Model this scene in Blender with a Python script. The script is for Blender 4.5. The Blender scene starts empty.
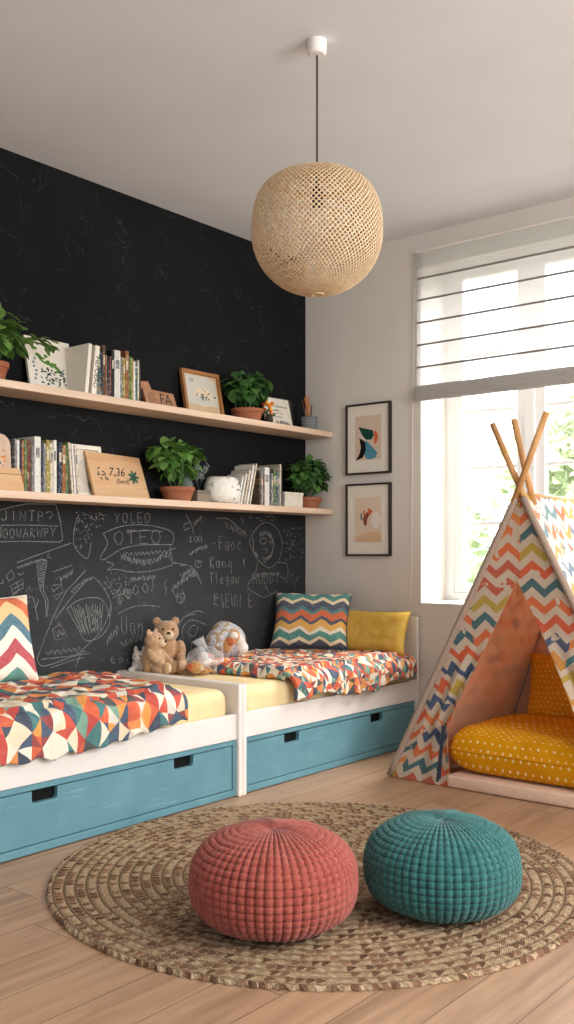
import bpy, bmesh, math, random
from mathutils import Vector, Matrix, noise as mnoise
random.seed(11)
scene = bpy.context.scene
COL = scene.collection
PI = math.pi

# ------------------------------------------------------------------ colours / node helpers
def lin(c, a=1.0):
    if isinstance(c, str):
        c = tuple(int(c[i:i+2], 16) / 255 for i in (0, 2, 4))
    return tuple((v / 12.92 if v <= .04045 else ((v + .055) / 1.055) ** 2.4) for v in c[:3]) + (a,)

class Sk:
    """socket wrapper with arithmetic"""
    def __init__(s, nt, k): s.nt, s.k = nt, k
    def _m(s, op, *o):
        n = s.nt.nodes.new('ShaderNodeMath'); n.operation = op
        for i, x in enumerate((s,) + o):
            if isinstance(x, Sk): s.nt.links.new(x.k, n.inputs[i])
            else: n.inputs[i].default_value = x
        return Sk(s.nt, n.outputs[0])
    def __add__(s, o): return s._m('ADD', o)
    def __radd__(s, o): return s._m('ADD', o)
    def __sub__(s, o): return s._m('SUBTRACT', o)
    def __mul__(s, o): return s._m('MULTIPLY', o)
    def __rmul__(s, o): return s._m('MULTIPLY', o)
    def __truediv__(s, o): return s._m('DIVIDE', o)
    def floor(s): return s._m('FLOOR')
    def fract(s): return s._m('FRACT')
    def abs(s): return s._m('ABSOLUTE')
    def sin(s): return s._m('SINE')
    def pow(s, o): return s._m('POWER', o)
    def lt(s, o): return s._m('LESS_THAN', o)
    def gt(s, o): return s._m('GREATER_THAN', o)
    def mx(s, o): return s._m('MAXIMUM', o)
    def mn(s, o): return s._m('MINIMUM', o)
    def atan2(s, o): return s._m('ARCTAN2', o)
    def clamp(s):
        r = s._m('ADD', 0.0); r.k.node.use_clamp = True; return r
    def tri(s): return ((s.fract() - .5).abs() * 2.0)

class Mat:
    def __init__(s, name, rough=.6, color=None, spec=.3):
        s.m = bpy.data.materials.new(name); s.m.use_nodes = True
        s.nt = s.m.node_tree
        s.b = next(n for n in s.nt.nodes if n.type == 'BSDF_PRINCIPLED')
        s.out = next(n for n in s.nt.nodes if n.type == 'OUTPUT_MATERIAL')
        s.b.inputs['Roughness'].default_value = rough
        s.b.inputs['Specular IOR Level'].default_value = spec
        if color is not None: s.b.inputs['Base Color'].default_value = lin(color)
    def n(s, t, **k):
        nd = s.nt.nodes.new(t)
        for a, v in k.items(): setattr(nd, a, v)
        return nd
    def tex(s, which='Object'):
        return s.n('ShaderNodeTexCoord').outputs[which]
    def sep(s, vec):
        q = s.n('ShaderNodeSeparateXYZ'); s.nt.links.new(vec, q.inputs[0])
        return [Sk(s.nt, o) for o in q.outputs]
    def comb(s, x, y, z=0.0):
        q = s.n('ShaderNodeCombineXYZ')
        for i, v in enumerate((x, y, z)):
            if isinstance(v, Sk): s.nt.links.new(v.k, q.inputs[i])
            else: q.inputs[i].default_value = v
        return q.outputs[0]
    def noise(s, vec, scale, detail=3, rough=.5, out='Fac', dist=0):
        q = s.n('ShaderNodeTexNoise'); q.inputs['Scale'].default_value = scale
        q.inputs['Detail'].default_value = detail; q.inputs['Roughness'].default_value = rough
        q.inputs['Distortion'].default_value = dist
        s.nt.links.new(vec, q.inputs['Vector'])
        return Sk(s.nt, q.outputs[out])
    def white(s, vec):
        q = s.n('ShaderNodeTexWhiteNoise'); q.noise_dimensions = '3D'
        s.nt.links.new(vec, q.inputs['Vector']); return Sk(s.nt, q.outputs['Value'])
    def vor(s, vec, scale, feature='F1', out='Distance', rnd=1.0):
        q = s.n('ShaderNodeTexVoronoi'); q.feature = feature
        q.inputs['Scale'].default_value = scale; q.inputs['Randomness'].default_value = rnd
        s.nt.links.new(vec, q.inputs['Vector']); return Sk(s.nt, q.outputs[out])
    def ramp(s, fac, stops, interp='LINEAR'):
        q = s.n('ShaderNodeValToRGB'); cr = q.color_ramp; cr.interpolation = interp
        cr.elements[0].position = stops[0][0]; cr.elements[0].color = lin(stops[0][1])
        cr.elements[1].position = stops[-1][0]; cr.elements[1].color = lin(stops[-1][1])
        for p, c in stops[1:-1]: e = cr.elements.new(p); e.color = lin(c)
        s.nt.links.new(fac.k if isinstance(fac, Sk) else fac, q.inputs[0])
        return q.outputs[0]
    def pal(s, fac, cols):
        return s.ramp(fac, [(i / len(cols), c) for i, c in enumerate(cols)], 'CONSTANT')
    def mix(s, fac, a, b, blend='MIX'):
        q = s.n('ShaderNodeMix'); q.data_type = 'RGBA'; q.blend_type = blend
        for i, v in ((0, fac), (6, a), (7, b)):
            if isinstance(v, Sk): s.nt.links.new(v.k, q.inputs[i])
            elif hasattr(v, 'is_linked'): s.nt.links.new(v, q.inputs[i])
            elif isinstance(v, (int, float)): q.inputs[i].default_value = v
            else: q.inputs[i].default_value = lin(v)
        return q.outputs[2]
    def col(s, sock): s.nt.links.new(sock, s.b.inputs['Base Color']); return s
    def rough(s, sk): s.nt.links.new(sk.k, s.b.inputs['Roughness']); return s
    def bump(s, sk, strength=.3, dist=.01):
        q = s.n('ShaderNodeBump'); q.inputs['Strength'].default_value = strength; q.inputs['Distance'].default_value = dist
        s.nt.links.new(sk.k, q.inputs['Height']); s.nt.links.new(q.outputs[0], s.b.inputs['Normal']); return s
    def translucent(s, f, sock=None, color='ffffff'):
        t = s.n('ShaderNodeBsdfTranslucent'); mx = s.n('ShaderNodeMixShader'); mx.inputs[0].default_value = f
        if sock is not None: s.nt.links.new(sock, t.inputs[0])
        else: t.inputs[0].default_value = lin(color)
        s.nt.links.new(s.b.outputs[0], mx.inputs[1]); s.nt.links.new(t.outputs[0], mx.inputs[2])
        s.nt.links.new(mx.outputs[0], s.out.inputs[0]); return s
    def transparent(s, f):
        t = s.n('ShaderNodeBsdfTransparent'); mx = s.n('ShaderNodeMixShader')
        if isinstance(f, Sk): s.nt.links.new(f.k, mx.inputs[0])
        else: mx.inputs[0].default_value = f
        src = s.out.inputs[0].links[0].from_socket
        s.nt.links.new(src, mx.inputs[1]); s.nt.links.new(t.outputs[0], mx.inputs[2])
        s.nt.links.new(mx.outputs[0], s.out.inputs[0]); return s

def plain(name, c, rough=.6, spec=.3, var=0, scale=30):
    m = Mat(name, rough, c, spec)
    if var:
        v = m.noise(m.tex(), scale, 4)
        d = tuple(max(0, x - var) for x in hexf(c)); l = tuple(min(1, x + var) for x in hexf(c))
        m.col(m.ramp(v, [(.3, d), (.7, l)]))
    return m.m
def hexf(c): return tuple(int(c[i:i+2], 16) / 255 for i in (0, 2, 4)) if isinstance(c, str) else c

# ------------------------------------------------------------------ mesh builder
class MB:
    def __init__(s): s.v, s.f, s.mi, s.uv, s.cur = [], [], [], {}, 0
    def add(s, vs, fs, uvs=None):
        o = len(s.v); s.v += [tuple(p) for p in vs]
        for q in fs: s.f.append(tuple(o + i for i in q)); s.mi.append(s.cur)
        if uvs:
            for i, u in enumerate(uvs): s.uv[o + i] = u
        return s
    def box(s, x0, x1, y0, y1, z0, z1, bev=0.0, seg=2):
        bm = bmesh.new(); bmesh.ops.create_cube(bm, size=1)
        for v in bm.verts:
            v.co = Vector(((x0 + x1) / 2 + v.co.x * (x1 - x0), (y0 + y1) / 2 + v.co.y * (y1 - y0), (z0 + z1) / 2 + v.co.z * (z1 - z0)))
        if bev: bmesh.ops.bevel(bm, geom=bm.edges[:], offset=bev, segments=seg, affect='EDGES', profile=.5)
        bm.verts.index_update()
        s.add([v.co for v in bm.verts], [[v.index for v in f.verts] for f in bm.faces]); bm.free(); return s
    def grid(s, fn, nu, nv, closeu=False, uvfn=None, flip=False):
        vs, us = [], []
        for j in range(nv + 1):
            for i in range(nu + (0 if closeu else 1)):
                vs.append(fn(i / nu, j / nv)); us.append(uvfn(i / nu, j / nv) if uvfn else (i / nu, j / nv))
        W = nu + (0 if closeu else 1); fs = []
        for j in range(nv):
            for i in range(nu):
                a, b = j * W + i, j * W + (i + 1) % W
                q = [a, b, b + W, a + W]; fs.append(q[::-1] if flip else q)
        return s.add(vs, fs, us)
    def lathe(s, prof, n=32, c=(0, 0, 0), cap=True):
        vs, fs = [], []
        for r, z in prof:
            for k in range(n):
                a = 2 * PI * k / n; vs.append((c[0] + r * math.cos(a), c[1] + r * math.sin(a), c[2] + z))
        for j in range(len(prof) - 1):
            for k in range(n):
                a, b = j * n + k, j * n + (k + 1) % n; fs.append((a, b, b + n, a + n))
        if cap:
            fs.append(tuple(range(n))[::-1]); m = (len(prof) - 1) * n; fs.append(tuple(range(m, m + n)))
        return s.add(vs, fs)
    def tube(s, pts, r, n=8, r1=None):
        pts = [Vector(p) for p in pts]; vs, fs = [], []; N = len(pts)
        up = None
        for i, p in enumerate(pts):
            d = (pts[min(i + 1, N - 1)] - pts[max(i - 1, 0)]).normalized()
            if up is None: up = d.orthogonal().normalized()
            up = (up - d * up.dot(d)).normalized(); sd = d.cross(up)
            rr = r if r1 is None else r + (r1 - r) * i / (N - 1)
            for k in range(n):
                a = 2 * PI * k / n; vs.append(p + (up * math.cos(a) + sd * math.sin(a)) * rr)
        for i in range(N - 1):
            for k in range(n):
                a, b = i * n + k, i * n + (k + 1) % n; fs.append((a, b, b + n, a + n))
        fs.append(tuple(range(n))[::-1]); m = (N - 1) * n; fs.append(tuple(range(m, m + n)))
        return s.add(vs, fs)
    def ell(s, c, r, n=20, m=12, rot=None):
        vs, fs = [], []
        for j in range(m + 1):
            t = PI * j / m
            for k in range(n):
                a = 2 * PI * k / n
                p = Vector((r[0] * math.sin(t) * math.cos(a), r[1] * math.sin(t) * math.sin(a), -r[2] * math.cos(t)))
                if rot: p = rot @ p
                vs.append(Vector(c) + p)
        for j in range(m):
            for k in range(n):
                a, b = j * n + k, j * n + (k + 1) % n; fs.append((a, b, b + n, a + n))
        return s.add(vs, fs)
    def prism(s, poly, axis, a0, a1):
        """poly of 2-D points extruded along an axis: 'x' -> (y,z), 'y' -> (x,z), 'z' -> (x,y)"""
        n = len(poly)
        def P(p, a): return {'x': (a, p[0], p[1]), 'y': (p[0], a, p[1]), 'z': (p[0], p[1], a)}[axis]
        vs = [P(p, a0) for p in poly] + [P(p, a1) for p in poly]
        fs = [tuple(range(n))[::-1], tuple(range(n, 2 * n))] + [(i, (i + 1) % n, n + (i + 1) % n, n + i) for i in range(n)]
        return s.add(vs, fs)
    def poly(s, pts): return s.add(pts, [tuple(range(len(pts)))])
    def build(s, name, mats, parent=None, smooth=False, world=False, clean=True, normals=True):
        me = bpy.data.meshes.new(name)
        off = Vector((0, 0, 0))
        if world and parent is not None: off = parent.location
        me.from_pydata([tuple(Vector(p) - off) for p in s.v], [], s.f)
        for m in (mats if isinstance(mats, (list, tuple)) else [mats]): me.materials.append(m)
        for p, i in zip(me.polygons, s.mi): p.material_index = i; p.use_smooth = smooth
        if s.uv:
            L = me.uv_layers.new(name='UVMap')
            for lp in me.loops: L.data[lp.index].uv = s.uv.get(lp.vertex_index, (0, 0))
        if clean:
            bm = bmesh.new(); bm.from_mesh(me); bmesh.ops.remove_doubles(bm, verts=bm.verts, dist=1e-6)
            if normals: bmesh.ops.recalc_face_normals(bm, faces=bm.faces)
            bm.to_mesh(me); bm.free()
        me.update()
        o = bpy.data.objects.new(name, me); COL.objects.link(o)
        if parent is not None: o.parent = parent
        return o

def tag(o, label, cat, group=None, kind=None):
    o['label'] = label; o['category'] = cat
    if group: o['group'] = group
    if kind: o['kind'] = kind
    return o
def thing(name, label, cat, loc=(0, 0, 0), rot=(0, 0, 0), group=None):
    o = bpy.data.objects.new(name, None); COL.objects.link(o); o.empty_display_size = .05
    o.location = loc; o.rotation_euler = rot
    return tag(o, label, cat, group)
def struct(o): o['kind'] = 'structure'; return o
def bake(o):
    """apply the modifiers of o to its mesh"""
    bpy.context.view_layer.update()
    dg = bpy.context.evaluated_depsgraph_get(); me = bpy.data.meshes.new_from_object(o.evaluated_get(dg))
    o.modifiers.clear(); o.data = me; return o
def text_obj(txt, size, mat, parent, loc, rot, name='lettering', shear=0.0):
    cu = bpy.data.curves.new(name, 'FONT'); cu.body = txt; cu.size = size; cu.align_x = 'CENTER'; cu.align_y = 'CENTER'
    cu.extrude = .0004; cu.shear = shear; cu.resolution_u = 3
    t = bpy.data.objects.new('t', cu); COL.objects.link(t); bpy.context.view_layer.update()
    me = bpy.data.meshes.new_from_object(t.evaluated_get(bpy.context.evaluated_depsgraph_get()))
    bpy.data.objects.remove(t); me.materials.clear(); me.materials.append(mat)
    o = bpy.data.objects.new(name, me); COL.objects.link(o); o.parent = parent; o.location = loc; o.rotation_euler = rot
    return o
def nz(x, y, z=0.0): return mnoise.noise(Vector((x, y, z)))

# ------------------------------------------------------------------ materials
M = {}
def wallpaint(name, c, d):
    m = Mat(name, .85, c, .2); v = m.noise(m.tex(), 3, 5)
    m.col(m.ramp(v, [(.3, d), (.7, c)])); m.bump(m.noise(m.tex(), 220, 2), .05, .002); return m.m
M['wall'] = wallpaint('wall paint', 'e0dad1', 'dcd5cb')
M['ceiling'] = wallpaint('ceiling paint', 'e2e3e6', 'dedfe2')
# chalkboard with faint scratches and smears, plus window sheen painted into the lower colour
m = Mat('chalkboard paint', .8, None, .15); T = m.tex()
w = m.noise(T, 2.0, 4, out='Color')
wv = m.n('ShaderNodeVectorMath', operation='MULTIPLY_ADD'); m.nt.links.new(w.k, wv.inputs[0]); wv.inputs[1].default_value = (.5, .5, .5); m.nt.links.new(T, wv.inputs[2])
cr = m.vor(wv.outputs[0], 5.5, 'DISTANCE_TO_EDGE'); cr2 = m.vor(wv.outputs[0], 11, 'DISTANCE_TO_EDGE')
msk = m.noise(T, 6, 3); msk2 = m.noise(T, 9, 3, out='Fac')
ln = (cr.lt(.0045) * msk.gt(.56)).mx(cr2.lt(.007) * msk2.gt(.62)) * .10
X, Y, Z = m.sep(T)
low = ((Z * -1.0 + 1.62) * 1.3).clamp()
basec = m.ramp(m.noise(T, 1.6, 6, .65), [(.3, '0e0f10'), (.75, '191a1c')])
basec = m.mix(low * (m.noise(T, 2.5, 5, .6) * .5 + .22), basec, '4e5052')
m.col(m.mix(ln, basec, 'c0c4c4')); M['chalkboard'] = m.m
m = Mat('chalk', .95, None, .05)
v = m.noise(m.tex(), 160, 2); m.col(m.ramp(v, [(.35, '55585a'), (.65, '8b8d8d')])); M['chalk'] = m.m
# oak floor planks running along Y
m = Mat('oak planks', .42, None, .35); X, Y, Z = m.sep(m.tex())
pw, pl = .175, 1.9
ix = (X / pw).floor(); sh = m.white(m.comb(ix, 3.0, 1.0)) * pl
yy = (Y + sh) / pl; iy = yy.floor()
tone = m.white(m.comb(ix, iy, 5.0))
gr = m.noise(m.comb(X * 26.0 + tone * 40.0, Y * 1.6 + tone * 9.0, tone), 1.0, 6, .62, dist=.4)
fine = m.noise(m.comb(X * 240.0, Y * 7.0, tone), 1.0, 3)
c = m.ramp(gr, [(.25, '7f6049'), (.5, 'a28064'), (.75, 'ba987a')])
c = m.mix(tone * .4, c, 'b59274'); c = m.mix((fine - .5).clamp() * .8, c, '8d6e58')
gx = ((X / pw).fract() - .5).abs().gt(.5 - .0016 / pw); gy = (yy.fract() - .5).abs().gt(.5 - .0016 / pl)
gap = gx.mx(gy); m.col(m.mix(gap * .8, c, '4a362a')); m.bump((gap * -1.0) + fine * .08, .35, .004)
m.rough(gr * .2 + .30); M['floor'] = m.m
def wood(name, lo, mid, hi, axis='y', rough=.5, k=1.0):
    m = Mat(name, rough, None, .3); X, Y, Z = m.sep(m.tex())
    a, b, cc = {'y': (X, Y, Z), 'x': (Y, X, Z), 'z': (X, Z, Y)}[axis]
    g = m.noise(m.comb(a * (22.0 * k), b * (1.6 * k), cc * (22.0 * k)), 1.0, 5, .6, dist=.5)
    f = m.noise(m.comb(a * 160.0, b * 8.0, cc * 160.0), 1.0, 2)
    c = m.ramp(g, [(.25, lo), (.5, mid), (.75, hi)]); m.col(m.mix((f - .5).clamp() * .6, c, lo)); return m.m
M['shelf'] = wood('pale oak shelf', 'cbab90', 'd9bda4', 'e4cdb6')
M['frame_oak'] = wood('oak frame', '8a5c34', 'a3703f', 'b8844e', 'z')
M['plaque'] = wood('plaque wood', 'b98d62', 'cda47a', 'dab68e', 'y')
M['rustic'] = wood('rustic wood', '8a5f42', 'a97a58', 'c09070', 'y', .7, 2)
M['pole'] = wood('pine pole', 'b17c4a', 'c8955f', 'd9aa76', 'z')
M['white'] = plain('white lacquer', 'e9e3dc', .45, .35, .012, 6)
M['window_white'] = plain('white window paint', 'faf9f7', .4, .3)
M['black'] = plain('black frame', '2b2523', .45)
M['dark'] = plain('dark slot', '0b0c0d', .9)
# painted blue drawers with dry-brush streaks
m = Mat('blue milk paint', .55, None, .3); X, Y, Z = m.sep(m.tex())
s1 = m.noise(m.comb(X * 4.0, Y * 5.0, Z * 120.0), 1.0, 4, .6); s2 = m.noise(m.comb(X * 5.0, Y * 110.0, Z * 6.0), 1.0, 4, .6)
bc = m.ramp(m.noise(m.tex(), 5, 4), [(.3, '5c8a97'), (.7, '6a98a4')])
bc = m.mix((s1.gt(.655) * .22).mx(s2.gt(.675) * .16), bc, 'a9cdd4'); m.col(bc); M['blue'] = m.m
M['mattress'] = plain('cream sheet', 'ecd3a2', .85, .15, .03, 8)
PAL = ['d2562a', 'eadcc6', 'b8322a', 'efe4d0', '2b6f72', 'e0943f', '1f3450', 'e6d3b4', 'd66a35', '8c2a30', '6f9a88', 'ece2cf', 'c9452b', '2f4a66', 'cfc8ba', 'c9502a', '3a3f42', 'dd8440']
def patchwork(name, cell, pal, seed, warp=.25, aspect=1.0):
    m = Mat(name, .8, None, .2); u, v, _ = m.sep(m.tex('UV'))
    wn = m.noise(m.tex('UV'), 5.0, 2); wn2 = m.noise(m.comb(u + 7.0, v + 3.0), 5.0, 2)
    p = u / cell + (wn - .5) * warp; q = v / (cell * aspect) + (wn2 - .5) * warp
    a = p + q; b = q - p
    ia, ib, fa, fb = a.floor(), b.floor(), a.fract(), b.fract()
    rnd = m.white(m.comb(ia, ib, seed))
    curve = (fa * PI).sin() * .28
    k1 = fb.gt(fa + curve * (rnd - .5) * 2.0) ; k2 = (fa + fb).gt(1.0 + (rnd - .5) * .8) * rnd.gt(.42)
    idv = k1 + k2 * 2.0 + seed
    val = m.white(m.comb(ia, ib, idv))
    c = m.pal(val, pal)
    c = m.mix(m.noise(m.tex('UV'), 40, 3) * .15, c, 'e9dfcf')
    m.col(c); m.bump(m.noise(m.tex('UV'), 18, 4), .25, .01); return m.m
M['quilt_a'] = patchwork('diamond patchwork cotton', .105, PAL, 1.0)
M['quilt_b'] = patchwork('small patchwork cotton', .062, PAL, 9.0, .35, .9)
def chevron(name, period, amp, wave, pal, alt=None, seed=0.0, translu=0, stagger=0.0, block=None, soften=.25, breakup=.0, hs=1.0):
    m = Mat(name, .85, None, .15); u, v, _ = m.sep(m.tex('UV'))
    wob = (m.noise(m.tex('UV'), 9, 2) - .5) * .012
    h = (v + (u / wave).tri() * amp + wob) / period
    i = h.floor(); fr = h.fract()
    blk = (u / block).floor() if block else 0.0
    if alt:
        val = m.white(m.comb(i, blk, seed)); c = m.pal(val, pal)
        e = fr.lt(.5)
        if breakup: e = e * m.noise(m.comb(u + i * 3.3, v), 14, 2).lt(1 - breakup)
        c = m.mix(e, alt, c)
    else:
        n = len(pal); c = m.pal(((i + .01) / n).fract(), pal)
    c = m.mix(m.noise(m.tex('UV'), 60, 3) * soften, c, 'e6dac8'); m.col(c)
    m.bump(m.noise(m.tex('UV'), 22, 4), .2, .008)
    if translu: m.translucent(translu, c)
    return m.m
M['zig_pillow'] = chevron('zigzag pillow', .021, .034, .125, ['24405f', 'f0dcb4', 'e9a24a', '2e8a83', 'f3e7cf', 'c73d31', 'e8b04a', '24405f', 'f0dcb4', 'd9622f', '2f7f83', 'e8b04a'])
M['zig_pillow_b'] = chevron('zigzag pillow broad', .062, .085, .2, ['3f8d84', 'f4ecdd', 'b8324a', 'f4ecdd', '2b6f86', 'e7c58c', 'd9622f', 'f0dcb4'])
TP = ['d5572c', 'e08a3c', '2f7b86', 'd5572c', '274a74', 'c98a2f', 'da6a33', '3b5578', 'c2553a', 'b9a13a', '2b6670', 'dd7a35']
M['tent'] = chevron('teepee chevron canvas', .080, .048, .118, TP, 'cfc0aa', 3.0, .25, block=.25, soften=.18, breakup=.36)
M['tent_roof'] = chevron('teepee pale canvas', .10, .05, .10, ['e58a55', 'd9b04e', '6fa0ad', 'e07850', '6d8fb5'], 'f2ece2', 8.0, .35, block=.1, soften=.35, breakup=.45)
m = Mat('salmon lining', .85, 'efbfa2', .1); m.translucent(.42, color='f5bb92'); M['lining'] = m.m
M['sleeve'] = plain('taupe binding', 'a38f80', .9, .1, .05, 120)
M['mat_pink'] = plain('pale pink felt', 'd9b8a2', .9, .1, .02, 30)
def dots(name, sp, r, base, dot):
    m = Mat(name, .85, None, .15); u, v, _ = m.sep(m.tex('UV'))
    a = u / sp; b = v / sp; i = b.floor()
    fa = (a + i * .5).fract() - .5; fb = b.fract() - .5
    jx = m.white(m.comb((a + i * .5).floor(), i, 2.0)); rr = jx * .07 + r
    d = (fa * fa + fb * fb).pow(.5)
    c = m.ramp(m.noise(m.tex('UV'), 8, 3), [(.3, base[0]), (.7, base[1])])
    m.col(m.mix(d.lt(rr) * .75, c, dot)); m.bump(m.noise(m.tex('UV'), 16, 4), .35, .012); return m.m
M['mustard_dot'] = dots('mustard dotted cotton', .038, .12, ('cf8a06', 'dd9a10'), 'f0dc9c')
M['mustard_dot_s'] = dots('mustard fine dotted cotton', .026, .12, ('cf8a06', 'dd9a10'), 'f0dc9c')
m = Mat('yellow linen', .85, None, .15); m.col(m.ramp(m.noise(m.tex('UV'), 14, 5, .7), [(.3, 'cfa23c'), (.55, 'dcb558'), (.8, 'e6c878')])); m.bump(m.noise(m.tex('UV'), 14, 4), .3, .01); M['yellow'] = m.m
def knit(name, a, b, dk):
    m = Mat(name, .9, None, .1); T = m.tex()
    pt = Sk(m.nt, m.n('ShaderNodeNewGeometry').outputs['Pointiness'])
    m.col(m.mix(((pt * -1.0 + .497) * 12.0).clamp() * .55, m.ramp(m.noise(T, 45, 4), [(.3, a), (.7, b)]), dk)); m.bump(m.noise(T, 260, 3), .35, .003)  # grooves darkened by pointiness: crease shade painted into the yarn colour
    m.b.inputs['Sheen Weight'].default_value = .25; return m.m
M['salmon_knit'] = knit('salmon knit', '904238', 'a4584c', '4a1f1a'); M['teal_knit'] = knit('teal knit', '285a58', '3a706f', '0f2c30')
M['pouf_gap'] = plain('pouf', '6e3a35', .9)
# braided jute rug
m = Mat('braided jute', .95, None, .05); X, Y, Z = m.sep(m.tex())
r = (X * X + Y * Y).pow(.5); th = Y.atan2(X); RP = .036
ring = (r / RP).floor(); fr = (r / RP).fract()
sc_ = th * ring * RP / .026 + (fr - .5).abs() * 1.1 + m.white(m.comb(ring, 1.0, 1.0)) * 5.0
val = m.white(m.comb(ring, sc_.floor(), 2.0))
st_ = ((sc_ * 3.0 + (fr - .5).abs() * 2.2) * (2 * PI)).sin() * .5 + .5
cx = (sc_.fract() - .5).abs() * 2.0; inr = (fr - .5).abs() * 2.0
side = m.white(m.comb(ring, sc_.floor(), 7.0))
fl = val.gt(.48) * (cx * cx + (inr * 1.25).pow(2.0)).lt(.85)
c = m.ramp(m.noise(m.comb(th * r * 60.0, r * 160.0, ring), 1.0, 3), [(.3, '8f775c'), (.5, 'ab9375'), (.7, 'c6b192')])
c = m.mix(fl * .85, c, m.ramp(side, [(0, '4c2f25'), (.5, '6b4738'), (1, '8a6450')]))
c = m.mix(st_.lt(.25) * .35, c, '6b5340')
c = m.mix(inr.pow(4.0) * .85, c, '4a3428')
m.col(c); m.bump(st_ + m.noise(m.tex(), 260, 3) * .8, .5, .004); M['rug'] = m.m
m = Mat('woven bamboo', .6, None, .25); X, Y, Z = m.sep(m.tex())
m.col(m.ramp(m.noise(m.comb(X * 60.0, Y * 60.0, Z * 90.0), 1.0, 3), [(.3, 'cfae86'), (.7, 'ead2ae')])); m.translucent(.12, color='d9ae72'); M['bamboo'] = m.m
M['cord'] = plain('dark cord', '3a3836', .6); M['canopy'] = plain('white ceramic', 'ece8e4', .35)
# sheer linen blind
m = Mat('sheer linen', .9, None, .05); X, Y, Z = m.sep(m.tex())
wv = m.noise(m.comb(X * 12.0, Y, Z * 420.0), 1.0, 2) * .5 + m.noise(m.comb(X * 420.0, Y, Z * 10.0), 1.0, 2) * .5
bc = m.ramp(wv, [(.3, 'a9a6a3'), (.7, 'c6c3c0')]); m.col(bc); m.translucent(.32, color='d0cdca'); m.transparent((wv * .5 + .05).clamp()); M['sheer'] = m.m
m = Mat('dense linen', .9, None, .05); X, Y, Z = m.sep(m.tex())
wv = m.noise(m.comb(X * 14.0, Y, Z * 300.0), 1.0, 2); m.col(m.ramp(wv, [(.3, '9d9894'), (.7, 'bab5b0')])); m.translucent(.2, color='c9c4bf'); M['linen'] = m.m
m = Mat('clear glass', .02, 'ffffff', .5)
m.transparent(.93); M['glass'] = m.m
m = Mat('clear plastic', .12, 'e8eaec', .6); m.transparent(m.noise(m.tex(), 25, 3) * .5 + .45); M['plastic'] = m.m
M['rod'] = plain('grey rod', '7f7a76', .6)
def leafm(name, a, b):
    m = Mat(name, .5, None, .35); c = m.ramp(m.white(m.n('ShaderNodeNewGeometry').outputs['Random Per Island']), [(0, a), (1, b)])
    m.col(c); m.translucent(.3, c); return m.m
M['leaf'] = leafm('green leaf', '43732f', '8db35f'); M['leaf_dark'] = leafm('dark green leaf', '355f30', '6a9850')
M['leaf_sage'] = leafm('grey green leaf', '5d6a60', '93a094')
M['tree_leaf'] = leafm('haze-paled tree leaf', 'b4c49a', 'dbe3c8'); M['bark'] = plain('bark', '6d5a48', .9, .1, .05, 12)  # tree leaves whitened: outdoor haze and glare painted into their colour
M['lawn'] = plain('lawn', 'c4c8b8', .95, .05, .05, 4)
M['terracotta'] = plain('terracotta', '9c6248', .85, .1, .04, 18); M['soil'] = plain('soil', '2d211a', .95, .05)
M['paper'] = plain('cream paper', 'e9e2d4', .8, .1, .01, 20); M['pages'] = plain('book pages', 'ded3c0', .9)
M['ink'] = plain('dark ink', '35332f', .8)
M['board_white'] = plain('pale board', 'd9d2c4', .8, .1, .03, 30)
def plush(name, a, b):
    m = Mat(name, .95, None, .05); T = m.tex(); m.col(m.ramp(m.noise(T, 60, 5, .7), [(.3, a), (.7, b)])); m.bump(m.noise(T, 130, 4), .8, .01)
    m.b.inputs['Sheen Weight'].default_value = .5; return m.m
M['bear'] = plush('brown plush', '9c7552', 'c39a72'); M['bear_light'] = plush('light brown plush', 'b08a66', 'cfab84'); M['muzzle'] = plush('beige plush', 'cdb08c', 'e2caa8')
M['white_plush'] = plush('white plush', 'd5cdc3', 'efe9e0'); M['tan_plush'] = plush('tan plush', 'a87848', 'c8985f'); M['rust_plush'] = plush('rust plush', 'a8512c', 'cc7340')
M['bead'] = plain('black bead', '14100e', .2, .6)
m = Mat('indigo print cotton', .85, None, .15); q = m.vor(m.tex(), 38, 'F1', 'Distance'); m.col(m.ramp(q, [(.15, 'dcd8d0'), (.35, '6f7a94'), (.5, 'c9c8c8'), (.7, '9a8468')])); M['print_cloth'] = m.m
m = Mat('grey basket', .9, None, .1); X, Y, Z = m.sep(m.tex()); m.col(m.ramp((Z * 700.0).sin() * .5 + .5, [(.2, '55585a'), (.8, '8e9294')])); M['cup'] = m.m
m = Mat('pencil ceramic', .5, None, .3); m.col(m.ramp(m.noise(m.tex(), 30, 4, .7), [(.42, 'e9e4da'), (.6, 'd8d2c6'), (.66, '4c4a47'), (.7, 'd9d3c8')])); M['basket'] = m.m
M['beige_board'] = plain('beige board', 'c9b09a', .8, .1, .04, 20)
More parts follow.
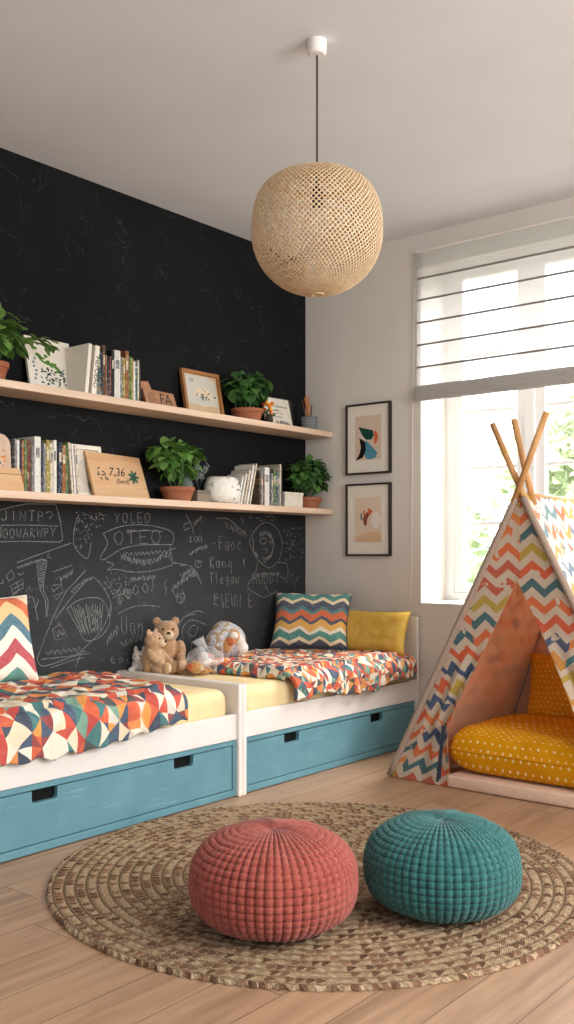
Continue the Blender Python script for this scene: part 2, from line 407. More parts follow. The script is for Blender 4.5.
CHALK = [
 ('chalk_drawing', 'two-line chalk sign board with jagged capitals', [[-2259,1311,-2191,1330,-2112,1346,-1947,1350],[-1948,1351,-1943,1339,-1937,1322,-1930,1302,-1924,1281,-1918,1257,-1913,1229,-1909,1203,-1906,1186],[-1906,1180,-1923,1168,-2144,1170,-2259,1166],[-2252,1242,-2225,1243,-2186,1244,-2141,1246,-2098,1246,-2053,1246,-2005,1246,-1961,1245,-1930,1245],[-2253,1244,-2253,1235,-2254,1223,-2255,1211,-2255,1201,-2255,1194,-2255,1190,-2255,1187,-2255,1185],[-2227,1311,-2226,1273,-2241,1263,-2253,1273],[-2186,1311,-2187,1265],[-2150,1267,-2153,1312,-2122,1265,-2121,1313],[-2103,1314,-2067,1315],[-2085,1314,-2086,1265],[-2050,1266,-2048,1315,-2024,1308,-2025,1290,-2051,1291],[-2003,1306,-1983,1315,-1964,1300,-1981,1285,-1983,1278],[-2230,1226,-2243,1216,-2243,1200,-2238,1185,-2226,1185,-2219,1200,-2222,1222,-2233,1227],[-2193,1228,-2206,1220,-2205,1202,-2201,1186,-2190,1186,-2181,1204,-2186,1222,-2195,1226],[-2172,1229,-2163,1186,-2155,1221,-2151,1187,-2144,1230],[-2134,1186,-2118,1231,-2106,1189],[-2128,1205,-2111,1204],[-2093,1190,-2090,1232,-2070,1224,-2090,1210,-2067,1189],[-2056,1234,-2050,1189,-2040,1224,-2034,1190,-2025,1234],[-2012,1191,-2013,1234,-1993,1228,-1994,1215,-2012,1212],[-1976,1238,-1962,1216,-1948,1237],[-1965,1216,-1964,1192],[-2230,1206,-2217,1204]]),
 ('chalk_drawing', 'dotted chalk shell shape', [[-1808,1306,-1813,1297,-1819,1285,-1825,1270,-1830,1253,-1835,1234,-1839,1211,-1841,1188,-1841,1169,-1838,1155,-1832,1143,-1824,1133,-1815,1124,-1803,1113,-1789,1102,-1774,1093,-1763,1088,-1756,1088,-1751,1091,-1748,1098,-1744,1107,-1740,1121,-1736,1140,-1733,1158,-1730,1170],[-1732,1207,-1724,1204],[-1701,1289,-1695,1289],[-1655,1301,-1648,1305],[-1808,1291,-1803,1294],[-1667,1306,-1660,1311],[-1662,1285,-1656,1290],[-1680,1318,-1671,1318],[-1814,1263,-1807,1269],[-1738,1287,-1733,1293],[-1798,1148,-1792,1147],[-1698,1299,-1691,1300],[-1765,1310,-1759,1308],[-1804,1180,-1798,1185],[-1682,1253,-1672,1252],[-1747,1233,-1742,1239],[-1700,1243,-1698,1246],[-1703,1253,-1694,1250],[-1666,1287,-1658,1287],[-1721,1285,-1713,1284],[-1799,1141,-1789,1143],[-1748,1230,-1740,1227],[-1798,1139,-1792,1144],[-1790,1143,-1787,1151],[-1705,1296,-1699,1298],[-1704,1309,-1696,1314],[-1756,1299,-1750,1304],[-1786,1300,-1784,1304],[-1829,1142,-1822,1145],[-1728,1286,-1721,1288],[-1749,1189,-1740,1187],[-1767,1173,-1763,1178],[-1745,1186,-1740,1191],[-1822,1261,-1814,1261],[-1810,1270,-1807,1277],[-1759,1222,-1754,1228],[-1638,1304,-1634,1309],[-1792,1273,-1783,1270],[-1792,1270,-1789,1278],[-1808,1273,-1800,1272],[-1670,1312,-1661,1311],[-1698,1245,-1691,1247],[-1823,1274,-1819,1281],[-1767,1167,-1758,1168],[-1735,1288,-1729,1287],[-1768,1199,-1764,1206],[-1825,1225,-1820,1230],[-1740,1252,-1731,1255],[-1776,1247,-1767,1250],[-1731,1291,-1728,1297],[-1703,1308,-1698,1312],[-1773,1305,-1767,1307],[-1741,1315,-1736,1319],[-1813,1226,-1807,1232],[-1827,1314,-1820,1313],[-1685,1306,-1676,1307],[-1760,1258,-1753,1261],[-1797,1157,-1790,1158],[-1778,1186,-1770,1185],[-1709,1277,-1705,1283],[-1761,1253,-1753,1253],[-1769,1239,-1761,1244],[-1651,1284,-1647,1279],[-1829,1180,-1820,1182],[-1780,1225,-1772,1229],[-1818,1313,-1815,1318],[-1759,1244,-1751,1247],[-1748,1300,-1740,1301],[-1764,1176,-1760,1181],[-1769,1246,-1762,1244],[-1791,1216,-1787,1221],[-1803,1135,-1797,1133],[-1772,1286,-1763,1287],[-1756,1210,-1751,1215],[-1776,1188,-1770,1185],[-1821,1145,-1813,1150],[-1773,1304,-1765,1303],[-1662,1307,-1655,1309],[-1784,1312,-1776,1314],[-1697,1292,-1689,1293],[-1787,1265,-1778,1266],[-1807,1284,-1799,1283],[-1753,1199,-1747,1199],[-1657,1285,-1652,1291],[-1701,1280,-1697,1285],[-1734,1297,-1725,1301],[-1829,1232,-1820,1236],[-1679,1280,-1676,1285],[-1823,1271,-1818,1276],[-1753,1210,-1747,1214],[-1728,1262,-1719,1260]]),
 ('chalk_drawing', 'hatched chalk funnel', [[-2057,1079,-2056,1066,-2054,1048,-2052,1029,-2050,1010,-2048,995,-2047,979,-2044,965,-2040,950,-2033,935,-2024,920,-2016,905,-2009,889,-2006,868,-2004,845,-2003,823,-2002,809],[-1998,1079,-2003,1054,-2011,1018,-2018,980,-2020,950,-2016,930,-2008,916,-1999,903,-1993,889,-1993,869,-1994,847,-1997,827,-1998,814],[-2057,1077,-2052,1079,-2045,1081,-2036,1084,-2028,1085,-2020,1084,-2011,1083,-2003,1081,-1997,1080],[-2051,1075,-2005,1079],[-2049,1064,-2007,1068],[-2048,1051,-2009,1058],[-2047,1041,-2010,1046],[-2047,1030,-2011,1036],[-2046,1018,-2011,1023],[-2043,1008,-2013,1012],[-2044,997,-2015,1001],[-2042,986,-2016,990],[-2040,977,-2015,980],[-2039,963,-2018,969],[-2038,952,-2017,959],[-2169,1070,-2145,1077,-2109,1088,-2068,1101,-2027,1113,-1982,1126,-1932,1141,-1887,1154,-1854,1164],[-2167,1052,-2166,1050,-2164,1047,-2162,1045,-2160,1044,-2158,1046,-2155,1050,-2153,1054,-2150,1056,-2148,1055,-2146,1052,-2143,1049,-2142,1048,-2140,1050,-2139,1054,-2138,1057,-2137,1059,-2135,1058,-2133,1056,-2131,1053,-2129,1052,-2127,1054,-2125,1058,-2123,1062,-2120,1064,-2118,1063,-2116,1061,-2113,1058,-2111,1058,-2109,1060,-2107,1064,-2105,1068,-2103,1070,-2102,1069,-2100,1065,-2098,1061,-2096,1060,-2094,1063,-2092,1067,-2089,1072,-2087,1075,-2085,1074,-2083,1071,-2081,1069,-2079,1067,-2076,1070,-2073,1073,-2070,1077,-2067,1079,-2064,1077,-2062,1074,-2061,1070,-2059,1069,-2057,1071,-2056,1076,-2054,1082,-2053,1085],[-1991,1114,-1994,1094,-1972,1092]]),
 ('chalk_drawing', 'small chalk squares and strokes', [[-2224,1012,-2196,1037,-2181,1003,-2213,985,-2226,1013],[-2162,1022,-2161,1020,-2158,1017,-2155,1015,-2151,1013,-2146,1015,-2140,1017,-2134,1020,-2130,1022],[-2202,964,-2137,992,-2132,952,-2189,929,-2203,964],[-2193,946,-2135,971],[-2169,977,-2160,941],[-2203,913,-2167,933],[-2128,883,-2126,886,-2125,892,-2122,897,-2117,902,-2109,905,-2100,908,-2090,909,-2081,906,-2076,897,-2071,883,-2068,867,-2064,852,-2061,837,-2057,822,-2055,807,-2052,797],[-2064,851,-2047,895],[-2127,883,-2124,881,-2119,879,-2114,877,-2109,877,-2106,880,-2102,885,-2100,890,-2098,893],[-2258,975,-2255,976,-2251,976,-2246,977,-2243,979,-2242,982,-2243,987,-2244,991,-2245,994],[-1962,1024,-1848,1056],[-1766,1031,-1777,1021,-1794,1005,-1813,989,-1830,973,-1848,960,-1866,946,-1882,933,-1894,925],[-1947,988,-1923,1002,-1905,926,-1943,890,-1961,906,-1905,924],[-1966,959,-1907,965,-1966,927,-1968,948],[-1916,997,-1916,993,-1917,987,-1917,982,-1915,980,-1912,984,-1907,992,-1902,1000,-1898,1005,-1896,1003,-1894,998,-1892,993,-1891,991,-1891,995,-1890,1002,-1890,1009,-1889,1013,-1887,1010,-1885,1003,-1882,996,-1880,994,-1878,999,-1877,1008,-1875,1016,-1874,1021,-1871,1018,-1869,1011,-1866,1004,-1864,1002,-1862,1006,-1861,1015,-1859,1024,-1858,1028,-1856,1026,-1855,1018,-1854,1011,-1853,1009,-1851,1014,-1848,1023,-1846,1033,-1844,1039]]),
 ('chalk_drawing', 'tall chalk arch with a fan inside', [[-1948,797,-1934,812,-1913,835,-1889,861,-1866,884,-1844,906,-1821,927,-1798,946,-1778,962,-1762,976,-1748,987,-1734,994,-1719,994,-1700,984,-1680,968,-1660,947,-1643,928,-1629,909,-1618,889,-1608,870,-1602,851,-1601,833,-1603,816,-1606,800,-1609,790],[-1856,931,-1854,928,-1852,925,-1850,922,-1847,921,-1845,925,-1843,932,-1841,939,-1839,943,-1837,943,-1835,939,-1834,936,-1832,935,-1830,939,-1827,945,-1824,952,-1822,955,-1820,954,-1819,949,-1817,944,-1816,943,-1814,947,-1812,954,-1809,960,-1807,965,-1805,964,-1804,961,-1802,957,-1800,957,-1797,960,-1794,967,-1791,973,-1789,976,-1788,974,-1787,970,-1787,965,-1785,964,-1783,967,-1780,974,-1777,980,-1774,983,-1772,981,-1769,976,-1767,970,-1765,968,-1763,971,-1762,977,-1760,983,-1759,986,-1757,985,-1756,981,-1755,978,-1753,976,-1750,979,-1746,984,-1742,989,-1739,991,-1737,989,-1736,984,-1735,979,-1734,977,-1732,980,-1730,986,-1728,992,-1727,996],[-1881,933,-1894,914,-1913,886,-1935,853,-1956,817,-1979,774,-2004,725,-2026,678,-2042,643,-2051,622,-2055,611,-2054,604,-2050,598,-2044,589,-2036,581,-2022,576,-1998,576,-1956,583,-1900,596,-1845,610,-1806,620],[-1602,852,-1609,835,-1618,810,-1628,783,-1641,759,-1654,740,-1669,723,-1686,706,-1709,687,-1741,665,-1779,640,-1816,618,-1841,603],[-1880,844,-1869,851,-1854,861,-1835,872,-1817,880,-1798,885,-1777,889,-1757,892,-1736,892,-1715,892,-1694,890,-1674,885,-1656,874,-1639,853,-1624,825,-1613,795,-1610,769,-1616,747,-1631,727,-1649,709,-1669,696,-1692,686,-1718,679,-1744,676,-1765,679,-1781,690,-1792,707,-1803,727,-1816,748,-1832,773,-1851,800,-1869,825,-1881,843],[-1856,857,-1793,726],[-1838,850,-1783,715],[-1824,840,-1774,724],[-1813,861,-1766,712],[-1798,850,-1756,727],[-1783,843,-1746,711],[-1764,861,-1736,726],[-1750,852,-1729,716],[-1732,846,-1717,727],[-1723,866,-1707,715],[-1704,857,-1701,730],[-1692,849,-1692,715],[-1673,866,-1683,728],[-1656,859,-1672,715],[-1809,826,-1807,819,-1803,809,-1799,801,-1796,797,-1793,802,-1792,813,-1790,823,-1786,828,-1781,822,-1774,810,-1767,799,-1761,793,-1755,797,-1750,806,-1745,817,-1740,822,-1737,818,-1734,810,-1731,802,-1727,799,-1722,805,-1716,816,-1710,828,-1705,833,-1700,828,-1697,816,-1694,805,-1690,799,-1686,805,-1682,816,-1678,828,-1674,832,-1672,826,-1669,812,-1668,798,-1669,790,-1673,792,-1679,800,-1685,807,-1689,808,-1691,800,-1690,786,-1690,771,-1691,764,-1694,768,-1699,778,-1705,789,-1708,792,-1709,782,-1708,765,-1707,748,-1707,739,-1709,743,-1711,755,-1714,768,-1716,772,-1718,763,-1720,747,-1722,731,-1724,722,-1727,724,-1730,732,-1733,742,-1736,749],[-1969,745,-1920,772,-1881,705,-1949,694,-1967,747],[-1948,739,-1946,734,-1943,726,-1941,720,-1940,716,-1941,720,-1944,727,-1946,733,-1947,736,-1945,731,-1941,721,-1936,712,-1933,708,-1932,714,-1931,725,-1931,736,-1930,742,-1926,739,-1921,730,-1916,720,-1912,716,-1910,720,-1909,728,-1909,737,-1908,741,-1908,737,-1908,728,-1908,719,-1907,715,-1903,719,-1899,728,-1895,737,-1892,743],[-2030,609,-2003,609,-1964,609,-1921,610,-1880,610,-1841,612,-1800,613,-1764,614,-1739,615],[-1977,563,-1954,568,-1920,575,-1884,582,-1853,588,-1829,592,-1807,594,-1789,597,-1776,598],[-1828,553,-1821,567,-1811,588,-1801,609,-1791,623,-1783,628,-1774,627,-1767,625,-1762,623],[-2004,644,-2002,640,-1998,635,-1993,630,-1989,629,-1985,632,-1980,639,-1975,645,-1971,648,-1966,644,-1962,637,-1957,630,-1954,627,-1950,630,-1948,637,-1945,644,-1941,647,-1936,644,-1929,638,-1923,631,-1917,628,-1913,631,-1910,637,-1907,644,-1903,647,-1899,645,-1895,640,-1891,635,-1887,633,-1882,636,-1878,641,-1874,646,-1870,648,-1866,646,-1863,641,-1860,636,-1856,633,-1851,635,-1846,640,-1840,645,-1836,647,-1832,644,-1830,638,-1827,632,-1823,630,-1818,632,-1811,639,-1805,645,-1801,650]]),
 ('chalk_drawing', 'chalk sign with the letters OTEO under YOLEO', [[-1579,1319,-1560,1296,-1546,1320],[-1563,1295,-1562,1272],[-1510,1322,-1526,1312,-1526,1292,-1516,1272,-1501,1272,-1494,1294,-1497,1316,-1508,1321],[-1468,1324,-1468,1272,-1441,1275],[-1389,1328,-1422,1326,-1421,1274,-1388,1276],[-1419,1301,-1397,1301],[-1352,1327,-1371,1316,-1370,1297,-1362,1276,-1346,1277,-1336,1297,-1339,1320,-1354,1328],[-1551,1228,-1578,1211,-1580,1186,-1562,1159,-1541,1160,-1525,1187,-1529,1220,-1553,1227],[-1499,1230,-1435,1234],[-1468,1231,-1466,1162],[-1354,1238,-1407,1233,-1406,1165,-1353,1166],[-1406,1197,-1366,1202],[-1290,1238,-1319,1225,-1324,1194,-1306,1166,-1277,1169,-1261,1197,-1268,1228,-1290,1239],[-1495,1222,-1473,1224,-1442,1228,-1407,1231,-1373,1234,-1338,1234,-1301,1233,-1268,1232,-1244,1231],[-1658,1214,-1636,1221,-1603,1233,-1566,1245,-1528,1254,-1490,1259,-1450,1262,-1409,1264,-1369,1263,-1329,1261,-1289,1256,-1251,1250,-1220,1244,-1198,1238,-1182,1233,-1171,1225,-1164,1216,-1161,1202,-1164,1185,-1169,1169,-1172,1158],[-1177,1160,-1218,1160,-1275,1160,-1335,1160,-1387,1158,-1428,1155,-1464,1150,-1497,1145,-1530,1136,-1563,1123,-1597,1106,-1627,1091,-1649,1081,-1662,1080,-1669,1083,-1670,1090,-1669,1099,-1661,1112,-1647,1128,-1633,1146,-1626,1162,-1629,1178,-1638,1193,-1649,1206,-1656,1215],[-1578,1033,-1557,1030,-1527,1025,-1493,1019,-1459,1016,-1427,1015,-1393,1015,-1359,1016,-1325,1019,-1289,1024,-1250,1031,-1215,1039,-1189,1046,-1175,1049,-1170,1050,-1170,1054,-1171,1063,-1174,1082,-1179,1107,-1186,1133,-1190,1150],[-1633,1070,-1622,1068,-1607,1064,-1593,1060,-1586,1055,-1592,1048,-1607,1040,-1620,1033,-1626,1029,-1617,1028,-1601,1030,-1584,1032,-1572,1034],[-1539,1112,-1540,1106,-1541,1095,-1541,1086,-1541,1081,-1541,1085,-1540,1094,-1540,1102,-1538,1106,-1536,1102,-1534,1093,-1531,1085,-1529,1080,-1528,1084,-1527,1092,-1525,1101,-1524,1104,-1521,1099,-1517,1089,-1514,1080,-1512,1075,-1511,1079,-1511,1089,-1512,1099,-1512,1103,-1512,1099,-1512,1090,-1511,1080,-1510,1076,-1509,1080,-1507,1089,-1504,1098,-1502,1101,-1498,1096,-1494,1086,-1490,1075,-1488,1070,-1487,1075,-1488,1085,-1490,1095,-1489,1100,-1487,1095,-1484,1085,-1481,1074,-1479,1069,-1477,1072,-1477,1081,-1476,1089,-1476,1093,-1476,1089,-1477,1080,-1478,1072,-1478,1068,-1477,1071,-1475,1080,-1473,1089,-1472,1092,-1470,1087,-1468,1076,-1467,1065,-1464,1060,-1461,1064,-1458,1074,-1454,1084,-1451,1088,-1448,1084,-1447,1075,-1445,1066,-1444,1062,-1444,1067,-1445,1077,-1446,1086,-1445,1090,-1443,1085,-1440,1075,-1437,1065,-1434,1060,-1433,1065,-1432,1075,-1432,1085,-1431,1089,-1430,1083,-1429,1071,-1428,1059,-1426,1054,-1425,1059,-1424,1070,-1422,1082,-1420,1088,-1417,1084,-1414,1074,-1410,1064,-1407,1059,-1406,1063,-1405,1071,-1405,1079,-1404,1082,-1402,1077,-1399,1067,-1396,1056,-1393,1051,-1391,1055,-1388,1065,-1385,1074,-1383,1078,-1382,1073,-1381,1063,-1380,1053,-1380,1049,-1380,1055,-1380,1067,-1379,1079,-1379,1084,-1377,1078,-1375,1066,-1373,1054,-1371,1048,-1369,1053,-1367,1063,-1365,1074,-1363,1079,-1359,1075,-1356,1066,-1352,1057,-1349,1053,-1348,1059,-1347,1070,-1347,1081,-1346,1086,-1343,1080,-1339,1068,-1335,1056,-1332,1050,-1331,1055,-1331,1067,-1331,1079,-1329,1086,-1326,1082,-1321,1073,-1316,1063,-1312,1059,-1309,1064,-1308,1074,-1307,1084,-1305,1089,-1302,1086,-1300,1077,-1297,1068,-1293,1065,-1290,1070,-1285,1080,-1281,1090,-1278,1094,-1278,1090,-1278,1080,-1279,1071,-1278,1067,-1274,1074,-1269,1086,-1263,1099,-1260,1106,-1259,1102,-1260,1092,-1261,1082,-1261,1078,-1258,1083,-1255,1094,-1251,1106,-1247,1112,-1244,1109,-1241,1101,-1237,1092,-1234,1089,-1230,1094,-1226,1104,-1222,1113,-1219,1118,-1218,1113,-1219,1103,-1219,1092,-1219,1088,-1217,1092,-1214,1101,-1211,1111,-1209,1118],[-1541,1115,-1540,1111,-1539,1104,-1536,1098,-1533,1096,-1529,1099,-1524,1105,-1519,1112,-1515,1115,-1513,1112,-1512,1106,-1512,1100,-1510,1097,-1507,1101,-1504,1108,-1500,1116,-1496,1119,-1491,1117,-1486,1110,-1482,1104,-1478,1101,-1474,1103,-1471,1109,-1469,1115,-1466,1118,-1462,1115,-1459,1109,-1455,1103,-1452,1101,-1449,1103,-1445,1109,-1442,1115,-1439,1118,-1435,1115,-1432,1109,-1428,1104,-1425,1101,-1422,1104,-1420,1110,-1418,1117,-1414,1120,-1410,1118,-1404,1113,-1399,1108,-1395,1105,-1392,1108,-1391,1113,-1390,1118,-1387,1121,-1383,1118,-1379,1113,-1374,1108,-1369,1105,-1366,1108,-1363,1113,-1361,1118,-1358,1121,-1354,1119,-1350,1114,-1346,1109,-1341,1107,-1337,1110,-1332,1116,-1328,1122,-1324,1125,-1321,1123,-1318,1117,-1315,1112,-1311,1109,-1307,1112,-1301,1118,-1296,1124,-1291,1127,-1287,1125,-1284,1119,-1280,1114,-1276,1112,-1273,1115,-1270,1121,-1266,1127,-1263,1130,-1259,1128,-1256,1123,-1252,1118,-1248,1116,-1243,1117,-1237,1122,-1231,1126,-1227,1128,-1224,1126,-1222,1121,-1220,1117,-1217,1115,-1212,1118,-1206,1124,-1200,1131,-1196,1135],[-1173,1063,-1149,1060,-1113,1056,-1076,1051,-1046,1045,-1027,1037,-1014,1028,-1005,1019,-996,1009,-987,997,-980,985,-974,974,-970,966],[-1190,1135,-1144,1140],[-1178,1132,-1183,1125,-1189,1115,-1195,1105,-1197,1096,-1194,1089,-1186,1082,-1178,1076,-1172,1072]]),
 ('chalk_drawing', 'row of chalk circles and dots', [[-1544,902,-1548,897,-1554,891,-1560,883,-1562,876,-1560,869,-1556,862,-1550,856,-1545,853,-1538,856,-1531,862,-1526,869,-1523,876,-1526,883,-1533,890,-1540,897,-1545,902],[-1491,929,-1495,924,-1502,918,-1508,911,-1511,904,-1508,896,-1502,888,-1495,882,-1489,879,-1483,881,-1478,886,-1473,893,-1472,900,-1475,907,-1480,915,-1487,923,-1491,928],[-1437,949,-1442,944,-1448,937,-1453,929,-1456,922,-1454,914,-1449,906,-1443,900,-1438,897,-1431,899,-1424,905,-1418,913,-1416,920,-1419,928,-1425,936,-1432,943,-1437,948],[-1367,958,-1372,953,-1379,946,-1386,938,-1389,931,-1387,924,-1381,916,-1374,909,-1367,907,-1362,909,-1356,915,-1351,922,-1349,929,-1352,937,-1358,945,-1365,952,-1369,957],[-1546,898,-1546,894,-1547,888,-1547,883,-1547,880,-1547,882,-1548,886,-1548,889,-1547,890,-1546,887,-1545,881,-1544,875,-1543,871,-1544,872,-1545,876,-1546,880,-1547,881,-1547,877,-1547,871,-1546,864,-1545,860,-1544,862,-1543,867,-1542,872,-1541,874,-1541,870,-1541,863,-1541,856,-1542,852,-1543,853,-1544,857,-1545,862,-1546,865],[-1491,921,-1491,918,-1492,912,-1493,907,-1493,904,-1493,905,-1492,908,-1491,911,-1490,912,-1490,909,-1489,902,-1489,896,-1489,892,-1489,893,-1490,896,-1491,900,-1491,901,-1490,898,-1489,892,-1488,887,-1488,884,-1489,885,-1490,888,-1492,891,-1493,893],[-1603,932,-1599,936],[-1651,964,-1643,968],[-1637,955,-1629,952],[-1577,979,-1569,976],[-1511,964,-1502,966],[-1544,959,-1535,956],[-1490,963,-1482,963],[-1598,976,-1591,973],[-1509,939,-1505,943],[-1507,991,-1501,991],[-1510,968,-1500,965],[-1613,940,-1606,947],[-1588,979,-1579,978],[-1561,923,-1552,920],[-1644,938,-1635,936],[-1544,944,-1535,943],[-1626,976,-1620,978],[-1640,964,-1632,967],[-1536,938,-1529,943],[-1533,1005,-1526,1004],[-1502,1007,-1497,1012],[-1584,926,-1575,926],[-1590,961,-1585,965],[-1614,961,-1607,959],[-1505,983,-1496,986],[-1622,944,-1615,941],[-1553,926,-1547,924],[-1604,1012,-1598,1012],[-1507,952,-1497,950],[-1540,947,-1533,950],[-1556,956,-1553,962],[-1572,954,-1567,959],[-1634,933,-1628,936],[-1507,959,-1500,965],[-1548,986,-1540,989],[-1549,935,-1541,932],[-1555,979,-1546,977],[-1621,936,-1614,939],[-1645,958,-1638,959],[-1527,931,-1518,929],[-1588,927,-1580,923],[-1605,966,-1597,966],[-1634,992,-1626,989],[-1557,988,-1551,993],[-1606,953,-1598,955],[-1556,930,-1552,936],[-1589,927,-1579,926],[-1491,948,-1483,954],[-1628,987,-1625,993],[-1576,1011,-1569,1009],[-1474,986,-1473,981,-1471,975,-1469,969,-1467,967,-1464,971,-1461,978,-1458,986,-1455,989,-1454,986,-1455,979,-1455,972,-1455,968,-1453,971,-1450,978,-1447,985,-1445,988,-1445,985,-1444,979,-1444,973,-1443,969,-1443,972,-1442,978,-1441,984,-1439,987,-1437,984,-1434,978,-1430,973,-1427,970,-1425,973,-1423,979,-1422,985,-1421,987,-1420,985,-1420,979,-1420,973,-1420,971,-1419,974,-1417,980,-1415,986,-1413,989,-1411,987,-1409,981,-1407,975,-1406,972,-1406,975,-1407,981,-1407,987,-1407,990,-1404,988,-1400,983,-1396,978,-1392,976,-1389,979,-1386,986,-1384,993,-1381,995,-1379,991,-1377,983,-1376,975,-1374,971,-1373,973,-1373,979,-1372,986,-1370,989,-1367,986,-1362,980,-1357,974,-1353,971,-1352,974,-1352,981,-1352,988,-1351,991,-1349,988,-1347,981,-1345,975,-1342,973,-1341,977,-1340,985,-1338,993,-1336,997,-1332,994,-1327,986,-1322,979,-1318,976,-1316,979,-1314,986,-1313,993,-1312,996,-1310,992,-1310,985,-1308,979,-1307,975,-1304,978,-1301,985,-1298,992,-1295,997],[-1319,973,-1317,968,-1315,960,-1313,951,-1313,942,-1315,933,-1319,923,-1323,915,-1326,909],[-1213,973,-1217,968,-1223,960,-1228,951,-1231,943,-1229,937,-1224,932,-1218,926,-1215,920,-1216,912,-1218,904,-1221,897,-1223,891],[-1177,929,-1175,923,-1173,913,-1171,905,-1168,902,-1167,909,-1166,921,-1164,934,-1162,941,-1159,938,-1156,930,-1153,921,-1150,917,-1150,921,-1150,930,-1150,938,-1149,943,-1146,939,-1142,931,-1138,923,-1135,920,-1134,927,-1133,939,-1133,950,-1133,956,-1132,953,-1131,944,-1130,934,-1129,930,-1128,936,-1127,946,-1125,957,-1122,962,-1119,959,-1115,951,-1110,943,-1107,940,-1105,947,-1103,958,-1102,970,-1101,975,-1099,971,-1098,962,-1096,952,-1094,948,-1093,954,-1093,965,-1092,977,-1091,983,-1089,979,-1087,970,-1084,961,-1082,956,-1079,961,-1077,970,-1074,979,-1071,984,-1068,980,-1064,971,-1061,963,-1059,959,-1058,964,-1058,974,-1059,984,-1059,989,-1059,986,-1059,978,-1059,969,-1058,966,-1055,971,-1051,981,-1046,992,-1042,997,-1038,995,-1035,988,-1033,981,-1031,978,-1031,982,-1032,990,-1032,998,-1031,1002,-1028,999,-1022,992,-1016,985,-1012,982,-1011,986,-1011,993,-1011,1001,-1011,1007],[-1172,914,-1166,906,-1158,893,-1150,880,-1143,869,-1139,860,-1136,852,-1133,846,-1127,843,-1115,843,-1099,845,-1085,851,-1076,859,-1078,872,-1085,889,-1095,906,-1101,918],[-1145,890,-1143,886,-1141,879,-1139,872,-1136,869,-1134,871,-1132,878,-1130,884,-1129,887,-1129,883,-1130,876,-1130,869,-1129,866,-1126,869,-1120,876,-1115,883,-1111,885,-1109,881,-1109,872,-1109,863,-1108,858,-1107,861,-1106,868,-1105,875,-1103,878,-1102,875,-1101,869,-1100,862,-1099,859,-1099,861,-1098,865,-1098,871,-1098,874],[-1557,801,-1542,807,-1521,816,-1496,824,-1472,831,-1449,835,-1424,837,-1398,839,-1372,839,-1343,837,-1312,833,-1284,829,-1264,826]]),
 ('chalk_drawing', 'chalk loops and rounded letters low on the wall', [[-1530,794,-1533,727,-1517,694,-1498,701,-1501,789],[-1445,743,-1470,751,-1472,715,-1464,691,-1443,719,-1448,749,-1438,687],[-1418,746,-1420,687,-1417,725,-1397,743,-1388,726,-1389,686],[-1627,676,-1627,669,-1628,659,-1628,650,-1628,647,-1626,655,-1623,669,-1619,683,-1616,691,-1614,688,-1611,679,-1609,670,-1607,667,-1606,675,-1606,689,-1606,703,-1604,711,-1603,707,-1600,697,-1597,686,-1594,682,-1590,689,-1585,702,-1581,715,-1576,722,-1572,718,-1568,707,-1565,697,-1563,693,-1563,701,-1564,717,-1565,732,-1565,741,-1562,740,-1559,734,-1555,726,-1552,720],[-1538,656,-1534,651,-1527,643,-1520,636,-1515,633,-1511,640,-1509,651,-1507,663,-1504,668,-1502,664,-1500,653,-1497,642,-1494,637,-1488,643,-1482,656,-1475,668,-1470,673,-1468,668,-1468,656,-1468,644,-1467,640,-1464,647,-1460,661,-1456,676,-1452,683,-1448,678,-1444,665,-1440,652,-1436,646,-1432,652,-1428,665,-1424,678,-1420,684,-1414,680,-1408,669,-1402,658,-1397,654,-1395,659,-1394,670,-1394,682,-1394,690],[-1082,614,-1087,628,-1094,649,-1099,672,-1098,691,-1088,708,-1073,724,-1053,736,-1031,743,-1001,740,-965,730,-931,718,-907,710],[-1054,679,-1047,686,-1037,697,-1025,707,-1015,713,-1003,712,-990,707,-979,700,-975,692,-979,681,-989,668,-1001,656,-1013,650,-1025,653,-1038,661,-1050,671,-1059,677],[-1034,652,-1024,584],[-1063,770,-1048,775,-1026,781,-1002,788,-982,791,-966,790,-952,787,-941,783,-933,780],[-1127,712,-1120,722,-1111,736,-1098,750,-1083,761,-1060,767,-1032,771,-1005,773,-987,775],[-1590,885,-1580,890,-1566,897,-1549,903,-1534,905,-1518,901,-1501,892,-1485,883,-1474,877],[-1601,922,-1598,918,-1594,911,-1589,905,-1584,902,-1579,906,-1574,913,-1569,921,-1565,925,-1564,922,-1563,915,-1563,908,-1562,905,-1559,909,-1556,916,-1553,924,-1549,927,-1544,923,-1539,914,-1534,905,-1529,901,-1525,905,-1521,914,-1518,923,-1516,927,-1515,923,-1515,915,-1516,907,-1515,903,-1514,908,-1511,919,-1509,929,-1506,933,-1502,928,-1497,916,-1492,905,-1488,899,-1485,903,-1482,912,-1480,922,-1477,927,-1472,924,-1467,917,-1463,909,-1459,906,-1456,909,-1453,916,-1452,923,-1450,928],[-1611,567,-1577,569,-1593,587,-1605,568,-1594,553,-1573,555],[-1537,579,-1552,569,-1546,546,-1525,561,-1534,577],[-1500,561,-1473,563,-1480,573,-1496,559,-1489,545,-1466,545],[-1165,902,-1161,895,-1155,884,-1148,875,-1143,870,-1139,875,-1136,885,-1133,895,-1131,899,-1130,894,-1129,882,-1128,871,-1126,865,-1123,868,-1119,877,-1115,885,-1111,888,-1109,881,-1108,868,-1106,856,-1103,850,-1098,853,-1091,862,-1084,872,-1079,879]]),
